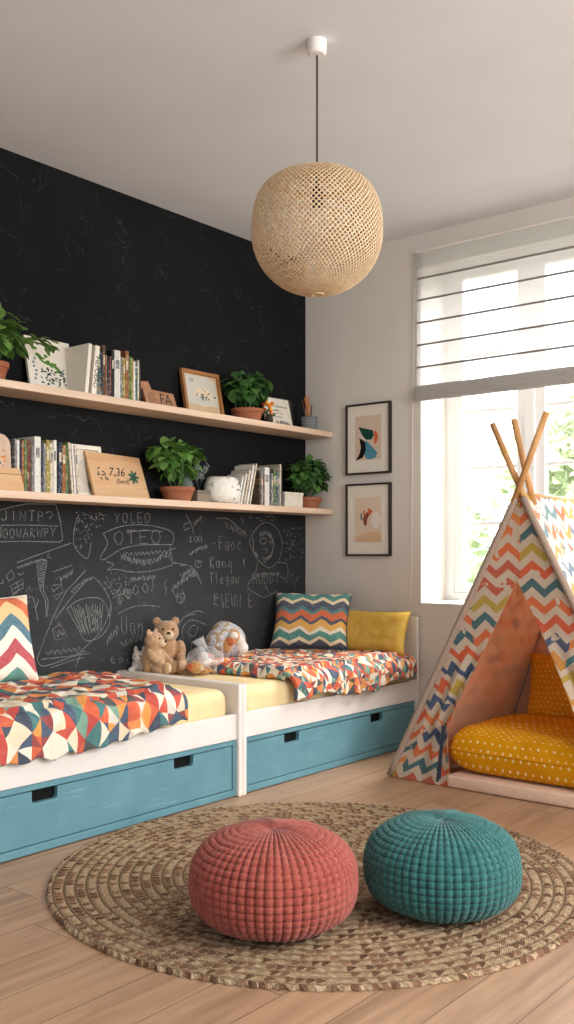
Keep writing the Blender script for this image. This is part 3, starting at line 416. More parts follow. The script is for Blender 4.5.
 ('chalk_lettering', 'chalk words in loose lower-case lettering', [[-799,1131,-803,1211,-774,1211],[-803,1173,-781,1174],[-724,1175,-745,1181,-748,1150,-739,1133,-724,1156,-721,1178,-721,1129],[-682,1181,-699,1158,-689,1131,-665,1152,-684,1181],[-611,1174,-633,1179,-646,1153,-634,1133,-616,1140],[-874,1096,-875,1028],[-847,1093,-876,1064,-847,1028],[-801,1066,-822,1068,-825,1044,-816,1031,-802,1048,-800,1070,-798,1028],[-779,1067,-774,1028,-771,1055,-760,1067,-749,1057,-747,1030],[-697,1059,-720,1069,-724,1041,-710,1033,-699,1062,-699,1006,-693,995],[-881,1002,-849,1000],[-867,1001,-865,944],[-827,1008,-823,940],[-790,957,-767,961,-776,975,-794,957,-782,940,-764,945],[-724,973,-743,976,-744,954,-724,957,-722,976,-729,928,-744,924],[-677,973,-695,974,-701,952,-695,936,-680,957,-680,975,-675,939],[-660,976,-654,942,-644,939,-635,951,-631,975],[-841,806,-840,882,-810,878],[-840,848,-821,848],[-781,879,-776,804],[-715,879,-744,879,-746,803,-718,801],[-747,840,-723,840],[-701,878,-691,802,-684,863,-674,800,-665,874],[-648,798,-647,875,-617,799,-620,875],[-517,872,-550,871,-548,796,-515,792],[-550,834,-524,831],[-845,860,-802,862],[-841,830,-806,809],[-768,839,-766,796],[-951,1068,-959,1069,-971,1072,-982,1073,-991,1072,-995,1067,-997,1059,-997,1051,-995,1044,-989,1039,-980,1035,-971,1032,-963,1033,-956,1039,-949,1048,-944,1058,-943,1064,-948,1066,-957,1066,-966,1064,-973,1062,-975,1058,-975,1053,-974,1048,-973,1045]]),
 ('chalk_lettering', 'small chalk notes and hatched curve', [[-1113,1045,-1100,1046,-1081,1048,-1061,1049,-1042,1046,-1026,1039,-1010,1030,-995,1018,-982,1005,-971,988,-960,968,-952,950,-946,937],[-1111,1001,-1108,996,-1103,989,-1098,982,-1094,980,-1090,985,-1087,996,-1085,1006,-1082,1011,-1081,1008,-1080,999,-1079,990,-1078,986,-1076,990,-1073,998,-1071,1007,-1069,1011,-1069,1009,-1068,1003,-1068,997,-1067,995,-1064,1001,-1060,1011,-1055,1020,-1053,1024,-1052,1019,-1053,1008,-1054,997,-1054,992,-1053,998,-1050,1010,-1047,1022,-1045,1029,-1044,1025,-1044,1017,-1043,1007,-1042,1004,-1040,1009,-1037,1019,-1034,1029,-1032,1033,-1033,1029,-1034,1019,-1036,1009,-1037,1005,-1036,1009,-1034,1019,-1032,1029,-1029,1033,-1026,1027,-1022,1015,-1018,1003,-1016,997,-1017,1001,-1018,1011,-1021,1021,-1022,1024,-1022,1019,-1021,1007,-1020,996,-1019,990,-1018,996,-1016,1007,-1014,1019,-1012,1024,-1011,1017,-1009,1003,-1007,990,-1005,982,-1004,986,-1003,996,-1003,1006,-1002,1010,-1000,1005,-999,995,-997,985,-996,980,-994,983,-992,990,-991,998,-990,1004],[-1114,895,-1106,893,-1095,891,-1083,888,-1077,883,-1077,875,-1081,864,-1087,854,-1093,846,-1097,842,-1103,840,-1107,840,-1111,839],[-1041,1285,-1049,1283,-1060,1281,-1072,1278,-1080,1273,-1083,1266,-1084,1257,-1083,1248,-1079,1243,-1069,1244,-1056,1248,-1042,1253,-1033,1257],[-1067,1327,-1059,1317,-1048,1303,-1035,1287,-1025,1272,-1018,1257,-1013,1242,-1009,1229,-1006,1220],[-1009,1281,-1006,1278,-1002,1273,-997,1269,-994,1268,-994,1272,-994,1280,-995,1288,-994,1292,-992,1292,-990,1288,-987,1284,-984,1283,-982,1286,-981,1292,-980,1298,-978,1301,-977,1300,-976,1296,-974,1293,-973,1292,-970,1295,-967,1301,-964,1308,-962,1311,-960,1311,-959,1308,-958,1305,-956,1304,-953,1308,-950,1315,-947,1322,-945,1326],[-1035,1174,-1035,1209,-1021,1204,-1037,1193,-1022,1177],[-1000,1207,-1002,1176],[-987,1176,-962,1210],[-986,1210,-961,1177],[-947,1210,-946,1176],[-1043,1116,-1040,1113,-1037,1108,-1033,1105,-1030,1104,-1026,1108,-1023,1115,-1020,1123,-1018,1127,-1017,1124,-1017,1118,-1017,1112,-1016,1110,-1013,1114,-1010,1121,-1006,1129,-1003,1133,-1000,1130,-997,1124,-994,1118,-992,1115,-990,1119,-989,1127,-988,1135,-986,1139,-985,1137,-983,1133,-981,1128,-980,1126,-979,1130,-978,1136,-977,1143,-976,1146,-974,1145,-972,1141,-969,1136,-967,1134,-964,1137,-962,1143,-959,1148,-956,1150,-953,1148,-949,1142,-945,1136,-942,1134,-940,1137,-940,1144,-940,1151,-938,1154,-934,1152,-928,1147,-922,1142,-918,1140,-916,1144,-916,1151,-916,1159,-915,1162,-913,1159,-911,1152,-908,1145,-906,1142,-904,1145,-902,1151,-900,1158,-899,1163],[-875,1164,-864,1172],[-847,1169,-837,1172]]),
 ('chalk_drawing', 'chalk bust of a round-headed creature', [[-462,1073,-474,1086,-491,1104,-509,1124,-522,1142,-530,1157,-536,1171,-538,1185,-533,1200,-521,1219,-502,1240,-479,1260,-458,1276,-438,1287,-418,1295,-397,1300,-376,1300,-352,1296,-326,1288,-301,1276,-281,1261,-264,1244,-251,1222,-241,1199,-235,1176,-235,1153,-240,1128,-248,1105,-259,1085,-272,1068,-288,1054,-305,1043,-321,1034,-335,1028,-349,1025,-362,1024,-378,1028,-398,1036,-422,1050,-443,1063,-458,1073],[-510,1211,-510,1204,-508,1195,-507,1186,-506,1181,-505,1181,-504,1186,-504,1190,-504,1191,-504,1186,-505,1177,-506,1168,-507,1163,-508,1164,-508,1168,-509,1172,-509,1173,-507,1168,-504,1161,-502,1154,-500,1149,-502,1149,-504,1151,-507,1154,-509,1154,-508,1150,-506,1143,-504,1136,-502,1132,-501,1133,-501,1136,-500,1138,-500,1138,-500,1133,-499,1124,-499,1115,-499,1110,-498,1112,-499,1117,-499,1123,-498,1125,-498,1122,-497,1116,-495,1109,-494,1106,-492,1109,-489,1115,-486,1121,-485,1123,-485,1119,-486,1112,-488,1104,-487,1101,-484,1103,-480,1109,-475,1116,-473,1118,-474,1114,-476,1107,-479,1099,-480,1095,-479,1096,-475,1100,-472,1104,-469,1106,-468,1103,-468,1097,-469,1091,-468,1088,-467,1090,-465,1093,-464,1098,-463,1101],[-446,1244,-445,1238,-444,1228,-443,1220,-441,1216,-438,1221,-435,1231,-431,1241,-428,1246,-426,1242,-425,1232,-424,1223,-422,1219,-418,1223,-413,1232,-409,1241,-405,1246,-405,1242,-406,1234,-407,1226,-407,1222,-405,1226,-401,1235,-396,1243,-392,1247,-388,1243,-384,1235,-380,1226,-376,1223,-373,1227,-371,1237,-369,1247,-367,1251,-366,1245,-365,1234,-364,1223,-362,1217,-359,1219,-355,1226,-351,1234,-348,1236,-348,1231,-349,1220,-350,1210,-350,1205,-348,1209,-345,1217,-343,1226,-341,1229,-339,1223,-339,1211,-338,1199,-337,1192,-334,1194,-329,1201,-325,1208,-323,1210,-323,1204,-325,1193,-328,1182,-329,1176,-329,1178,-329,1185,-328,1192,-326,1194,-323,1189,-318,1179,-315,1169,-312,1164,-313,1167,-316,1175,-319,1183,-320,1185,-321,1179,-320,1167,-320,1156,-319,1149,-317,1151,-314,1158,-312,1166,-311,1168,-314,1162,-319,1151,-324,1140,-327,1134,-327,1136,-326,1142,-324,1148,-324,1149,-324,1142,-325,1130,-327,1118,-328,1111,-329,1113,-329,1120,-330,1127,-331,1130,-332,1125,-332,1116,-333,1107,-334,1102,-334,1103,-335,1109,-336,1115,-337,1117,-339,1111,-342,1101,-345,1091,-347,1086,-349,1088,-351,1095,-353,1102,-354,1104,-356,1099,-357,1090,-359,1080,-361,1075,-362,1079,-364,1087,-366,1095,-368,1098,-370,1094,-373,1084,-375,1075,-378,1069,-380,1072,-382,1078,-385,1084,-387,1086,-389,1080,-392,1070,-395,1060,-398,1055,-401,1058,-405,1066,-409,1075,-412,1081],[-416,1210,-423,1206,-432,1202,-440,1197,-445,1191,-444,1185,-439,1179,-432,1173,-424,1169,-415,1170,-403,1172,-393,1176,-386,1181,-385,1186,-388,1194,-393,1200,-397,1205,-403,1206,-409,1204,-415,1202,-419,1201],[-361,1177,-357,1179,-350,1182,-344,1184,-340,1184,-340,1180,-342,1173,-345,1167,-346,1162],[-409,1140,-402,1139,-392,1137,-382,1135,-376,1132,-377,1128,-381,1123,-386,1118,-390,1115],[-423,1092,-414,1089,-401,1085,-387,1081,-374,1081,-363,1084,-351,1089,-341,1096,-334,1100],[-461,1070,-465,1057,-471,1038,-478,1017,-489,997,-506,977,-529,956,-548,936,-556,919,-550,906,-534,895,-513,885,-492,876,-471,867,-447,857,-422,850,-396,848,-366,853,-332,864,-301,876,-280,884],[-278,1057,-261,1057,-236,1056,-211,1054,-192,1047,-182,1035,-178,1018,-177,1001,-178,986,-183,975,-192,965,-202,957,-213,954,-225,956,-239,963,-251,970,-260,976],[-392,920,-389,914,-385,904,-379,894,-372,885,-361,877,-347,869,-334,863,-325,858],[-509,927,-505,998],[-478,930,-479,996],[-508,964,-477,963],[-458,998,-456,951,-446,930,-428,935,-423,999],[-406,929,-405,1000,-377,990,-372,958,-385,933,-407,931],[-349,932,-348,1000,-324,993,-318,958,-333,934,-348,930],[-282,1000,-283,935],[-513,991,-510,986,-506,979,-501,972,-496,968,-492,971,-487,977,-483,983,-480,986,-478,983,-476,976,-474,970,-473,968,-471,972,-470,979,-468,987,-466,991,-463,989,-459,983,-454,977,-450,974,-446,977,-441,984,-437,991,-433,993,-429,989,-425,981,-422,973,-419,970,-417,974,-415,982,-414,991,-412,995,-410,991,-408,982,-405,974,-403,970,-400,974,-398,983,-395,992,-393,997,-390,995,-388,988,-385,981,-382,977,-376,979,-369,985,-363,990,-357,992,-352,989,-349,981,-346,974,-344,971,-342,975,-342,983,-342,991,-340,995,-337,993,-332,987,-328,981,-324,979,-321,981,-319,987,-316,993,-314,996,-312,993,-310,987,-307,981,-303,978,-297,981,-290,988,-283,994,-277,997,-275,994,-275,988,-275,981,-274,979,-270,982,-265,988,-261,995,-257,1000],[-750,1296,-735,1256,-723,1287],[-712,1251,-697,1282,-683,1239],[-708,1261,-687,1257],[-672,1240,-669,1277,-650,1233,-648,1268],[-636,1230,-635,1266,-617,1254,-610,1239,-622,1224,-635,1231],[-598,1220,-585,1252,-569,1210],[-592,1235,-576,1229],[-825,1313,-807,1314,-783,1316,-753,1316,-722,1310,-684,1293,-641,1268,-601,1243,-572,1226],[-615,1324,-590,1294],[-583,1041,-583,1039,-583,1036,-583,1033,-583,1033,-584,1037,-585,1043,-587,1050,-588,1054,-590,1053,-592,1050,-593,1047,-593,1047,-592,1053,-588,1062,-585,1071,-584,1076,-585,1074,-588,1069,-591,1064,-593,1063,-593,1066,-592,1074,-590,1081,-590,1086],[-190,1175,-175,1173],[-188,1231,-178,1233],[-53,1268,-37,1274],[-169,1140,-159,1136],[-167,1080,-156,1077],[-218,1246,-208,1254],[-167,1108,-154,1110],[-39,1114,-26,1117],[-120,1084,-114,1087],[-136,1166,-122,1170],[-123,1178,-115,1186],[-38,1114,-25,1114],[-121,1159,-113,1164],[-150,1157,-138,1158],[-182,1247,-176,1254],[-166,1152,-158,1148],[-143,1178,-133,1185],[-111,1216,-98,1220],[-105,1163,-94,1162],[-34,1209,-23,1208],[-197,1146,-184,1146],[-41,1131,-26,1136],[-179,1168,-175,1175],[-76,1269,-67,1273],[-188,1221,-180,1228],[-155,1224,-145,1233],[-48,1181,-45,1188],[-78,1276,-68,1274],[-99,1232,-89,1233],[-135,1122,-133,1131],[-68,1229,-56,1226],[-140,1166,-135,1172],[-169,1207,-164,1216],[-172,1140,-163,1148],[-205,1121,-193,1124],[-205,1081,-195,1079],[-43,1189,-29,1195],[-159,1089,-149,1096],[-127,1268,-112,1271],[-75,1065,-66,1071],[-198,1075,-186,1074],[-214,1258,-208,1266],[-165,1141,-149,1144],[-172,1245,-165,1252],[-86,1172,-73,1174],[-139,1089,-129,1095],[-206,1179,-193,1179],[-137,1168,-125,1175],[-72,1134,-61,1139],[-182,1246,-175,1253],[-146,1238,-133,1238],[-226,1176,-213,1182],[-141,1269,-133,1275],[-125,1193,-108,1197],[-90,1139,-83,1146],[-46,1082,-33,1087],[-51,1138,-38,1142],[-158,1194,-143,1195],[-189,1229,-183,1236],[-203,1071,-192,1073],[-126,926,-114,928],[-157,975,-143,978],[-95,954,-77,953],[-140,927,-133,935],[-213,940,-199,939],[-133,978,-122,982],[-169,959,-155,962],[-199,935,-189,935],[-100,937,-87,944],[-188,927,-173,925],[-73,960,-65,967],[-188,947,-178,947],[-480,1327,-461,1325],[-328,1332,-310,1339],[-414,1312,-403,1321],[-533,1327,-518,1324],[-448,1312,-430,1310],[-540,1320,-533,1333],[-332,1310,-313,1311],[-458,1319,-440,1328],[-375,1333,-358,1341],[-316,1324,-299,1322],[-345,1335,-330,1345],[-368,1330,-354,1340],[-342,1311,-332,1320],[-393,1338,-378,1343]]),
]
# ------------------------------------------------------------------ room shell
CEIL = 2.972
WX0, WX1, WZ0, WZ1, REV = .855, 2.52, .825, 2.855, .32
struct(MB().box(-.15, 5.6, -6.6, .0, -.12, 0).build('floor', M['floor']))
struct(MB().box(-.15, 5.6, -6.6, .35, CEIL, CEIL + .15).build('ceiling', M['ceiling']))
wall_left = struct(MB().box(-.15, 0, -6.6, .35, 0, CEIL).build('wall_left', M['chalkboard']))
bw = MB()
bw.box(0, WX0, 0, .35, 0, CEIL).box(WX1, 5.6, 0, .35, 0, CEIL).box(WX0, WX1, 0, .35, WZ1, CEIL).box(WX0, WX1, 0, .35, 0, WZ0)
struct(bw.build('wall_back', M['wall'], clean=False))

# chalk lettering and drawings: thin ribbons lying on the wall
def ribbon(mb, pts, w):
    P = [Vector((.0012, pts[i] / 1000, pts[i + 1] / 1000)) for i in range(0, len(pts), 2)]
    vs, fs = [], []
    for i, p in enumerate(P):
        d = (P[min(i + 1, len(P) - 1)] - P[max(i - 1, 0)])
        if d.length < 1e-6: d = Vector((0, 1, 0))
        d.normalize(); nrm = Vector((0, -d.z, d.y)); ww = w * (.75 + .5 * random.random())
        vs += [p + nrm * ww, p - nrm * ww]
    for i in range(len(P) - 1): fs.append((2 * i, 2 * i + 1, 2 * i + 3, 2 * i + 2))
    mb.add(vs, fs)
for nm, lab, strokes in CHALK:
    mb = MB()
    for s in strokes: ribbon(mb, s, .0021)
    o = mb.build(nm, M['chalk'], wall_left, normals=False); o['label'] = lab; struct(o)

# window: frame, three sashes with glazing bars
win = struct(MB().box(WX0 - .0, WX1, REV - .14, .35, WZ0 - .03, WZ0 + .005, .004).build('window_1', M['window_white']))
fr = MB(); D0, D1 = REV - .03, REV + .03
fr.box(WX0, WX0 + .05, D0, D1, WZ0, WZ1).box(WX1 - .05, WX1, D0, D1, WZ0, WZ1).box(WX0 + .05, WX1 - .05, D0, D1, WZ1 - .05, WZ1).box(WX0 + .05, WX1 - .05, D0, D1, WZ0 + .005, WZ0 + .05)
struct(fr.build('window_frame', M['window_white'], win, clean=False))
xs = [WX0 + .05, 1.40, 1.95, WX1 - .05]
for i in (1, 2): struct(MB().box(xs[i] - .03, xs[i] + .03, D0 - .012, D1, WZ0 + .05, WZ1 - .05, .004).build('mullion', M['window_white'], win))
for i in range(3):
    a = xs[i] + (.03 if i else 0); b = xs[i + 1] - (.03 if i < 2 else 0)
    z0, z1 = WZ0 + .05, WZ1 - .05; s = MB(); w = .055
    s.box(a, a + w, D0 + .008, D1 - .008, z0, z1, .004).box(b - w, b, D0 + .008, D1 - .008, z0, z1, .004)
    s.box(a + w, b - w, D0 + .008, D1 - .008, z0, z0 + w, .004).box(a + w, b - w, D0 + .008, D1 - .008, z1 - w, z1, .004)
    for zz in (1.29, 1.62, 1.955, 2.29): s.box(a + w, b - w, REV - .012, REV + .012, zz - .011, zz + .011, .003)
    sh = struct(s.build('sash', M['window_white'], win))
    struct(MB().add([(a + w, REV, z0 + w), (b - w, REV, z0 + w), (b - w, REV, z1 - w), (a + w, REV, z1 - w)], [(0, 1, 2, 3)]).build('window_pane', M['glass'], sh))

# ------------------------------------------------------------------ outside
struct(MB().box(-30, 30, .6, 40, -2.6, -2.5).build('ground', M['lawn']))
def tree(x, y, h, rad, label, nleaf=2600, seed=1):
    rnd = random.Random(seed)
    t = thing('garden_tree', label, 'tree', (x, y, -2.5), (0, 0, rnd.random() * 6), 'trees in the garden beyond the window')
    MB().tube([(0, 0, 0), (.05, .03, h * .3), (.0, .08, h * .6), (.06, 0, h * .85)], .14, 8, .04).build('trunk', M['bark'], t, smooth=True)
    mb = MB(); lobes = [(Vector((rnd.gauss(0, rad * .45), rnd.gauss(0, rad * .45), h * .62 + rnd.uniform(-.34, .36) * h)), rad * rnd.uniform(.35, .6)) for _ in range(14)]
    for _ in range(nleaf):
        c, r = rnd.choice(lobes)
        d = Vector((rnd.gauss(0, 1), rnd.gauss(0, 1), rnd.gauss(0, 1))).normalized()
        p = c + d * r * rnd.uniform(.75, 1.0)
        a = Vector((rnd.gauss(0, 1), rnd.gauss(0, 1), rnd.gauss(0, .6))).normalized(); b = a.orthogonal().normalized(); s = rnd.uniform(.09, .17)
        mb.add([p - a * s, p + b * s * .5, p + a * s, p - b * s * .5], [(0, 1, 2, 3)])
    mb.build('crown', M['tree_leaf'], t, clean=False)
tree(-1.35, 6.2, 5.4, 1.25, 'pale green tree beyond the window, behind the wide middle mullion', 3000, 3)
tree(-4.9, 8.4, 4.9, 1.3, 'pale tree seen through the left window sash', 2600, 5)
tree(1.7, 5.4, 5.0, 1.1, 'pale leafy tree seen through the right window sash behind the tent roof', 2600, 7)
tree(-3.2, 14.0, 6.3, 2.0, 'farthest pale tree, between the two nearer garden trees', 2800, 9)

# ------------------------------------------------------------------ roman blind
bl = thing('roman_blind', 'sheer grey roman blind with dark rods pulled halfway down the window', 'blind', (1.69, -.03, 2.0))
BX0, BX1, BT, BB = .842, 2.55, 2.852, 2.085
MB().box(BX0, BX1, -.045, -.004, BT - .004, BT + .010, .004).build('headrail', M['white'], bl, world=True)
rods = [2.703, 2.579, 2.448, 2.319, 2.19]
def fab(u, v):
    z = BB + (BT - BB) * v; k = min(abs(z - q) for q in rods + [BB, BT])
    return (BX0 + .005 + (BX1 - BX0 - .01) * u, -.024 - .010 * min(1, k / .05) + .004 * nz(u * 6, z * 4), z)
MB().grid(fab, 60, 64).build('sheer_fabric', M['sheer'], bl, True, True)
MB().grid(lambda u, v: (BX0 + .005 + (BX1 - BX0 - .01) * u, -.038 + .002 * nz(u * 9, v), 2.762 + v * .09), 40, 4).build('top_band', M['sheer'], bl, True, True)
for z in rods: MB().box(BX0 + .003, BX1 - .003, -.032, -.020, z - .005, z + .005, .003).build('rod', M['rod'], bl, world=True)
hm = MB().grid(lambda u, v: (BX0 - .004 + (BX1 - BX0 + .008) * u, -.028 + .019 * math.cos(2 * PI * v) * (1 + .15 * nz(u * 20, v * 3)), 2.038 + .046 * math.sin(2 * PI * v) + .003 * nz(u * 7, 3)), 60, 14)
hm.add([(BX0 - .004, -.028 + .019 * math.cos(2 * PI * k / 14), 2.038 + .046 * math.sin(2 * PI * k / 14)) for k in range(14)], [tuple(range(14))])
hm.build('bottom_hem', M['linen'], bl, True, True)
MB().tube([(.822, -.012, 2.86), (.806, -.012, 1.9), (.797, -.012, .83)], .0018, 6).build('pull_cord', M['white'], bl, world=True)

# ------------------------------------------------------------------ framed prints on the back wall
def flat_poly(mb, pts, y, mat): mb.cur = mat; mb.add([(p[0], y, p[1]) for p in pts], [tuple(range(len(pts)))])
def arc(cx, cz, rx, rz, a0, a1, n=18): return [(cx + rx * math.cos(math.radians(a0 + (a1 - a0) * i / n)), cz + rz * math.sin(math.radians(a0 + (a1 - a0) * i / n))) for i in range(n + 1)]
artm = [plain('art ' + c, c, .8, .1) for c in ('d9c3ad', '1f4a3d', 'd5683f', '5592a8', '1b1a1a', 'e3ccb6', '8a4a3c', '5c7370', 'ddb996', 'eadfd3', 'd8cfc6')]
def framed(label, z0, z1, art):
    x0, x1 = .331, .656; xm, zm = (x0 + x1) / 2, (z0 + z1) / 2
    t = thing('framed_print', label, 'framed print', (xm, 0, z0), group='framed prints on the back wall')
    b = .011; f = MB(); w, h = x1 - x0, z1 - z0
    hw = w / 2
    f.box(-hw, -hw + b, -.026, -.001, 0, h, .002).box(hw - b, hw, -.026, -.001, 0, h, .002).box(-hw + b, hw - b, -.026, -.001, 0, b, .002).box(-hw + b, hw - b, -.026, -.001, h - b, h, .002)
    f.build('frame', M['black'], t)
    MB().box(-hw + b, hw - b, -.014, -.004, b, h - b).build('mount', M['paper'], t)
    p = MB(); art(p, hw, h); p.build('art_print', artm, t, clean=False)
def art1(p, hw, h):
    ax, az0, az1 = .095, .085, h - .075; Yb = -.0150
    flat_poly(p, [(-ax, az0), (ax, az0), (ax, az1), (-ax, az1)], Yb, 0)
    H = az1 - az0; X = lambda q: -ax + 2 * ax * q; Zf = lambda q: az0 + H * q
    flat_poly(p, [(X(.12), Zf(.76)), (X(.4), Zf(.71)), (X(.68), Zf(.66)), (X(.72), Zf(.55)), (X(.62), Zf(.45)), (X(.42), Zf(.46)), (X(.28), Zf(.56))], Yb - .0006, 1)
    flat_poly(p, arc(X(.70), Zf(.50), .033, .042, -80, 80), Yb - .0008, 2)
    flat_poly(p, [(X(.42), Zf(.45)), (X(.86), Zf(.15)), (X(.78), Zf(.04)), (X(.6), Zf(.01)), (X(.42), Zf(.03)), (X(.35), Zf(.14))], Yb - .0010, 3)
    flat_poly(p, [(X(.16), Zf(.5)), (X(.3), Zf(.47)), (X(.4), Zf(.40)), (X(.41), Zf(.22)), (X(.3), Zf(.06)), (X(.02), Zf(.0)), (X(.18), Zf(.16)), (X(.22), Zf(.3))], Yb - .0012, 4)
    flat_poly(p, [(X(.14), Zf(.70)), (X(.27), Zf(.55)), (X(.40), Zf(.44)), (X(.3), Zf(.45)), (X(.16), Zf(.52))], Yb - .0014, 10)
def art2(p, hw, h):
    ax, az0, az1 = .095, .085, h - .085; Yb = -.0150
    flat_poly(p, [(-ax, az0), (ax, az0), (ax, az1), (-ax, az1)], Yb, 5)
    H = az1 - az0; X = lambda q: -ax + 2 * ax * q; Zf = lambda q: az0 + H * q
    flat_poly(p, [(X(0), Zf(0)), (X(1), Zf(0)), (X(1), Zf(.2)), (X(.6), Zf(.24)), (X(.3), Zf(.18)), (X(0), Zf(.12))], Yb - .0004, 8)
    flat_poly(p, arc(X(.8), Zf(.48), .035, .05, 0, 350), Yb - .0006, 9)
    flat_poly(p, [(X(.34), Zf(.38)), (X(.44), Zf(.36)), (X(.46), Zf(.5)), (X(.56), Zf(.62)), (X(.46), Zf(.68)), (X(.36), Zf(.6)), (X(.30), Zf(.52))], Yb - .0008, 6)
    flat_poly(p, [(X(.48), Zf(.76)), (X(.56), Zf(.74)), (X(.66), Zf(.70)), (X(.62), Zf(.62)), (X(.52), Zf(.62))], Yb - .0010, 2)
    flat_poly(p, [(X(.2), Zf(.66)), (X(.26), Zf(.64)), (X(.28), Zf(.5)), (X(.22), Zf(.48))], Yb - .0010, 7)
    flat_poly(p, [(X(.30), Zf(.70)), (X(.38), Zf(.71)), (X(.36), Zf(.58)), (X(.31), Zf(.6))], Yb - .0012, 2)
framed('upper black framed print with black, blue, green and orange curved shapes', 1.592, 2.02, art1)
framed('lower black framed print with small rust and grey blots on peach', 1.097, 1.536, art2)

# ------------------------------------------------------------------ shelves
def shelf(label, ztop):
    t = MB().box(.002, .222, -3.45, -.004, ztop - .034, ztop, .003).build('wall_shelf', M['shelf'])
    tag(t, label, 'shelf', 'oak shelves on the chalkboard wall')
U, L = 1.868, 1.388
shelf('upper pale oak shelf on the black wall', U); shelf('lower pale oak shelf on the black wall', L)

# leafy plants
def leaf(mb, p, d, up, s, w):
    """one leaf: folded ovate blade starting at p, pointing along d"""
    d = d.normalized(); sd = d.cross(up)
    if sd.length < 1e-4: sd = d.orthogonal()
    sd.normalize(); nn = sd.cross(d)
    prof = [(0, .0), (.25, .8), (.5, 1.0), (.78, .62), (1.0, 0)]
    vs = []
    for t, k in prof:
        c = p + d * (s * t) - nn * (-.18 * s * t * t) * -1
        vs += [c + sd * (w * k) + nn * (.22 * w * k), c, c - sd * (w * k) + nn * (.22 * w * k)]
    fs = []
    for i in range(len(prof) - 1):
        for j in (0, 1): a = i * 3 + j; fs.append((a, a + 1, a + 4, a + 3))
    mb.add(vs, fs)
def plant(label, x, y, z, pr, ph, fc, fr, n, ls, lm='leaf', seed=0, droop=.35, group='potted plants on the wall shelves', trail=0):
    rnd = random.Random(seed)
    t = thing('potted_plant', label, 'plant', (x, y, z), group=group)
    pt = MB().lathe([(pr * .72, 0), (pr * .78, ph * .2), (pr * .93, ph * .7), (pr * 1.0, ph * .72), (pr * 1.02, ph), (pr * .92, ph), (pr * .88, ph * .85)], 32).build('pot', M['terracotta'], t, smooth=False)
    MB().lathe([(pr * .0001, ph * .9), (pr * .9, ph * .88)], 24, cap=False).build('soil', M['soil'], pt)
    fc = Vector(fc); mb = MB(); st = MB()
    for k in range(9):
        a = rnd.random() * 6.28; e = fc + Vector((math.cos(a) * fr[0] * .55, math.sin(a) * fr[1] * .55, rnd.uniform(-.3, .4) * fr[2]))
        s0 = Vector((math.cos(a) * pr * .3, math.sin(a) * pr * .3, ph * .86)); st.tube([s0, s0.lerp(e, .5) + Vector((0, 0, .015)), e], .0028, 5)
    st.build('stem', M['leaf_dark'], t, True)
    for k in range(n):
        d = Vector((rnd.gauss(0, 1), rnd.gauss(0, 1), rnd.gauss(.15, .9))).normalized(); q = rnd.uniform(.45, 1.0)
        p = fc + Vector((d.x * fr[0], d.y * fr[1], d.z * fr[2])) * q
        p.x = max(p.x, -x + .035)
        out = (Vector((d.x, d.y, d.z * .5 - droop)) + Vector((rnd.gauss(0, .35), rnd.gauss(0, .35), rnd.gauss(0, .3)))).normalized()
        if p.x + out.x * ls < -x + .01: out.x = abs(out.x)
        s = ls * rnd.uniform(.7, 1.15); leaf(mb, p - out * s * .5, out, Vector((0, 0, 1)) + d * .6, s, s * rnd.uniform(.33, .42))
    for k in range(trail):
        a = rnd.uniform(-.6, 1.0); p0 = fc + Vector((.03, fr[1] * .8, 0)); 
        for q in range(5):
            p = p0 + Vector((.01 * q, .022 * q + .01 * a, .02 * k / 4 - .007 * q + rnd.uniform(-.01, .01))); leaf(mb, p, Vector((rnd.gauss(0, .4), 1, rnd.uniform(-.8, .3))), Vector((0, 0, 1)), ls * .75, ls * .2)
    mb.build('foliage', M[lm], t, True, clean=False)
SX = .115
plant('leafy green potted plant at the left end of the upper shelf', SX, -2.385, U, .078, .085, (0, .03, .215), (.10, .18, .12), 170, .068, 'leaf', 1, .5, trail=5)
plant('bushy plant in terracotta pot on the upper shelf, right of the oak-framed picture', SX, -.685, U, .095, .072, (0, .0, .20), (.10, .18, .10), 190, .075, 'leaf_dark', 2)
plant('bushy light green plant in terracotta pot in the middle of the lower shelf', SX, -1.245, L, .094, .075, (0, -.01, .225), (.105, .19, .11), 220, .07, 'leaf', 3, .45)
plant('dark green potted plant at the right end of the lower shelf by the corner', SX, -.135, L, .095, .07, (.02, .0, .205), (.10, .185, .11), 220, .068, 'leaf_dark', 4)

# leaning boards and pictures: local x = outwards, y = along the wall, z = up the board
def leaner(name, label, cat, xb, y0, y1, z, lean, group=None, yaw=0):
    return thing(name, label, cat, (xb, (y0 + y1) / 2, z), (0, -math.radians(lean), yaw), group)
def ybox(o_name, mat, par, y0, y1, z0, z1, x0, x1, bev=.0015): return MB().box(x0, x1, y0, y1, z0, z1, bev).build(o_name, mat, par)
def blob(mb, cy, cz, ry, rz, x, ang=0, n=14, mat=0):
    mb.cur = mat; c, s = math.cos(ang), math.sin(ang)
    mb.add([(x, cy + ry * math.cos(2 * PI * k / n) * c - rz * math.sin(2 * PI * k / n) * s, cz + ry * math.cos(2 * PI * k / n) * s + rz * math.sin(2 * PI * k / n) * c) for k in range(n)], [tuple(range(n))])
inkm = [plain('print ' + c, c, .8, .1) for c in ('5e8a3e', '3d5f4c', '2f4a4a', 'c08a66', '7d8a90', 'c8c2b6', 'd98a3a', 'dcc9ae')]
TR = (PI / 2, 0, PI / 2)   # text facing +x
